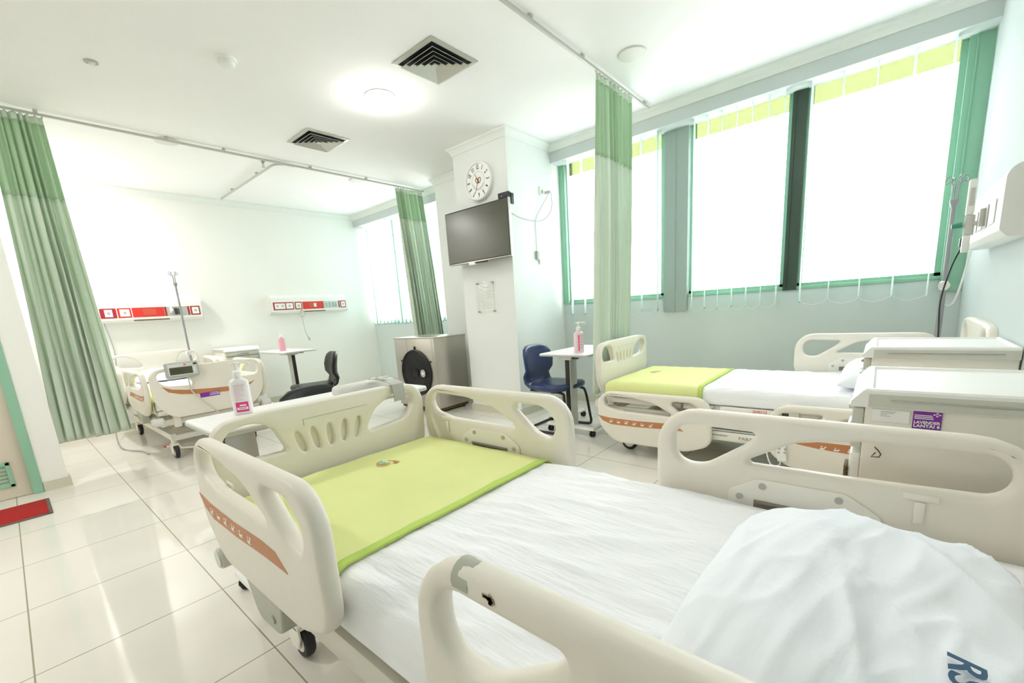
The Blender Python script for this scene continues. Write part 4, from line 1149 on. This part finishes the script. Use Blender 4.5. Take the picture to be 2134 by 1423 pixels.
# ================================================================ BEDHEAD PANELS
def bedhead(label, loc, rz, L, kind):
    """local: along +y from 0..L, projects +x from the wall, z from bottom"""
    t = thing('bedhead_panel', label, 'wall panel', loc, rz, 'bedhead service panels')
    D = .095; P = [(0, 0, 0), (D * .75, 0, .02), (D, .03, .015), (D, .262, .085), (0, .27, 0)]
    prf = fillet(P, 6); b = B(); loft(b, [[(p.x, y, p.y) for p in prf] for y in (0, L)]); bd = obj('housing', b, 'cabtop', t)
    for (y0, y1) in ((-.008, 0), (L, L + .008)):
        b = B(); loft(b, [[(p.x * 1.01, y, p.y) for p in prf] for y in (y0, y1)]); obj('end_cap', b, 'ltgrey', t)
    fx = D + .0012; z0, z1 = .055, .168
    def strip(y0, y1, m, nm, z0=z0, z1=z1, x=fx, par=None):
        bb = B(); bx(bb, x - .001, x + .002, y0, y1, z0, z1, .001); return obj(nm, bb, m, par or t, False)
    def sock(y0, y1, dots=1):
        s_ = strip(y0, y1, 'white', 'socket', .07, .153, fx + .003); bb = B()
        for i in range(dots):
            yy = y0 + (y1 - y0) * (i + .5) / dots; cyl(bb, (fx + .004, yy, .113), (fx + .008, yy, .113), .016, seg=16)
        obj('socket_hole', bb, 'grey', s_)
    if kind == 'white':
        strip(.0, L, 'ltgrey', 'fascia', z0, z1, fx - .002)
        for (a, c, mm) in ((.04, .09, 'grey'), (.14, .20, 'white'), (.22, .30, 'grey'), (.33, .40, 'ltgrey'), (.44, .55, 'white'), (.6, .68, 'grey'), (.72, .85, 'white')): strip(a, c, mm, 'outlet_plate', .065, .16, fx + .002)
        for yy in (.24, .30, .63): 
            bb = B(); bx(bb, fx, fx + .022, yy - .007, yy + .007, .075, .15, .003); obj('gas_outlet', bb, 'grey', t)
    else:
        f = [0, .17, .38, .75, .92, 1.0] if kind == 'redA' else [0, .28, .41, .72, .93, 1.0]
        if kind == 'redA':
            strip(.02, .165, 'dkred', 'red_plate'); sock(.06, .13); strip(.175, .30, 'red', 'red_plate'); sock(.195, .285)
            strip(.31, .62, 'red', 'red_plate'); strip(.41, .54, 'inkred', 'print_area', .075, .15, fx + .002)
            strip(.645, .86, 'grey', 'gas_plate'); strip(.625, .645, 'dkred', 'red_plate'); strip(.865, .885, 'dkred', 'red_plate'); strip(.895, 1.0, 'dkred', 'red_plate'); sock(.912, .985)
            b = B(); cyl(b, (fx, .69, .10), (fx + .06, .69, .13), .012); bx(b, fx, fx + .03, .68, .70, .11, .19, .003); obj('gas_outlet', b, 'white', t)
            for yy in (.74, .78): b = B(); bx(b, fx, fx + .012, yy - .015, yy + .015, .07, .15, .004); obj('gas_outlet', b, 'ink', t)
            b = B(); bx(b, fx - .02, fx - .004, .31, .66, .012, .042); obj('tray_recess', b, 'brown', t, False)
        else:
            strip(.03, .33, 'dkred', 'red_plate'); sock(.05, .20, 2); sock(.215, .315); strip(.345, .455, 'dkred', 'red_plate'); sock(.36, .44)
            strip(.465, .79, 'red', 'red_plate'); strip(.56, .70, 'inkred', 'print_area', .075, .15, fx + .002); strip(.64, .68, 'white', 'notice', .085, .14, fx + .003)
            strip(.80, 1.05, 'slat', 'gas_plate'); strip(.79, .80, 'dkred', 'red_plate'); strip(1.055, 1.075, 'dkred', 'red_plate'); strip(1.085, 1.185, 'dkred', 'red_plate'); sock(1.10, 1.17)
            for yy in (.85, .91, .965, 1.01): b = B(); bx(b, fx, fx + .012, yy - .012, yy + .012, .075, .145, .004); obj('gas_outlet', b, 'grey', t)
            b = B(); bx(b, fx - .02, fx - .004, .48, .82, .012, .042); obj('tray_recess', b, 'brown', t, False)
            b = B(); tube(b, smooth_path([(fx + .01, .40, .10), (fx + .03, .42, .03), (fx + .03, .37, -.03), (fx + .03, .43, -.06), (fx + .03, .46, .0), (fx + .03, .41, .04), (fx + .02, .42, -.1), (fx + .02, .43, -.25), (fx + .02, .455, -.36), (fx + .02, .48, -.40)]), .0045, 6)
            cc = obj('call_cord', b, 'bed_grey', t); b = B(); cyl(b, (fx + .02, .465, -.37), (fx + .02, .485, -.425), .009, .013, seg=10); obj('call_button', b, 'grey', cc)
    return t
bedhead('red bedhead service panel above the bed with the grey control screen', (XW, .78, 1.29), 0, 1.02, 'redA')
bedhead('red bedhead service panel with a coiled call cord hanging below it', (XW, 2.67, 1.30), 0, 1.20, 'redB')
pe = bedhead('white bedhead service panel on the mint wall above the nightstands', (XE, 3.56, 1.295), PI, .97, 'white')
# fittings clipped to the white panel
t = thing('oxygen_valve', 'green tipped valve fitting sticking out of the white wall panel', 'valve', (.318, 3.10, 1.40))
b = B(); cyl(b, (0, 0, 0), (-.055, 0, 0), .010); cyl(b, (-.030, 0, -.05), (-.030, 0, .04), .016); obj('body', b, 'grey', t)
b = B(); cyl(b, (-.052, 0, 0), (-.088, 0, -.003), .014, .011); obj('green_tip', b, 'green', t)
b = B(); bx(b, -.046, -.018, -.02, .02, .04, .20, .006); obj('flow_meter', b, 'ltgrey', t)
b = B(); bx(b, -.040, -.024, -.0215, -.019, .08, .16); obj('gauge_face', b, 'grey', t, False)
b = B(); bx(b, -.046, -.020, -.018, .018, -.13, -.05, .006); obj('lower_housing', b, 'ltgrey', t)
b = B(); tube(b, smooth_path([(.312, 3.50, 1.32), (.285, 3.55, 1.22), (.27, 3.72, 1.02), (.285, 3.80, .80), (.285, 3.83, .55)]), .0045, 6); t = tag(obj('bed_mains_lead', b, 'black'), 'black power cord hanging from the white wall panel behind the IV pole', 'cord')
b = B(); bx(b, .298, .327, 3.48, 3.52, 1.315, 1.365, .006); obj('plug', b, 'black', t)
b = B(); tube(b, smooth_path([(.35, 3.53, 1.30), (.345, 3.66, 1.14), (.34, 3.84, 1.02), (.315, 3.87, .985), (.285, 3.86, 1.02), (.28, 3.85, 1.09)]), .005, 6); tag(obj('white_hose', b, 'bottle'), 'white cord looping from the white wall panel to the IV pole', 'cord')

# IV poles
def iv_pole(label, loc, z0, z1, rz=0, kf=.43):
    t = thing('iv_pole', label, 'drip stand', loc, rz, 'IV poles on beds')
    b = B(); cyl(b, (0, 0, z0), (0, 0, z0 + (z1 - z0) * kf), .015, seg=14); cyl(b, (0, 0, z0 + (z1 - z0) * (kf - .02)), (0, 0, z1 - .13), .0115, seg=14); obj('pole', b, 'polegrey', t)
    b = B(); lathe(b, [(.011, z1 - .16), (.022, z1 - .125), (.022, z1 - .115), (.001, z1 - .112)], seg=14); obj('hook_collar', b, 'polegrey', t)
    for a in (0.3, 0.3 + PI / 2, .3 + PI, .3 - PI / 2):
        c, s = math.cos(a), math.sin(a)
        b = B(); tube(b, smooth_path([(.012 * c, .012 * s, z1 - .115), (.014 * c, .014 * s, z1 - .04), (.03 * c, .03 * s, z1 - .012), (.05 * c, .05 * s, z1 - .02), (.048 * c, .048 * s, z1 + .01), (.03 * c, .03 * s, z1 + .014), (.022 * c, .022 * s, z1 - .005)]), .003, 6); obj('hook', b, 'polegrey', t)
    b = B(); zc = z0 + (z1 - z0) * kf; lathe(b, [(.013, zc - .03), (.02, zc - .02), (.02, zc + .02), (.011, zc + .03)], seg=14); cyl(b, (0, -.034, zc), (0, .02, zc), .008); lathe(b, [(.001, -.006), (.026, -.006), (.026, .006), (.001, .006)], (0, -.03, zc), 'Y', 18); obj('clamp_knob', b, 'ltgrey', t)
    return t
iv_pole('grey IV pole standing at the window beside the white wall panel', (.285, 3.85, 0), .36, 1.725, 0, .55)
iv_pole('thin IV pole rising from the bed with the grey control screen', (-6.52, 1.50, 0), .36, 1.835, 0, .35)

# red mat
t = thing('door_mat', 'red door mat with dark border on the floor by the door', 'mat', (-4.36, -.30, 0))
b = B(); bx(b, -.195, .195, -.40, .295, .002, .012, .003); obj('pile', b, 'matred', t)
b = B(); bx(b, -.205, .205, .285, .312, 0, .010, .003); bx(b, -.205, .205, -.41, -.385, 0, .010, .003); bx(b, -.205, -.19, -.4, .3, 0, .010, .003); bx(b, .19, .205, -.4, .3, 0, .010, .003); obj('border', b, 'matedge', t)
# cords by the far bed
b = B(); tube(b, smooth_path([(-6.86, .82, 1.30), (-6.80, .84, .9), (-6.6, .72, .40), (-6.2, .62, .12), (-5.8, .60, .012), (-5.45, .70, .010), (-5.25, .72, .010)]), .006, 6)
tag(obj('mains_cable', b, 'cable'), 'grey mains cable hanging from a red wall panel down to the floor', 'cable')
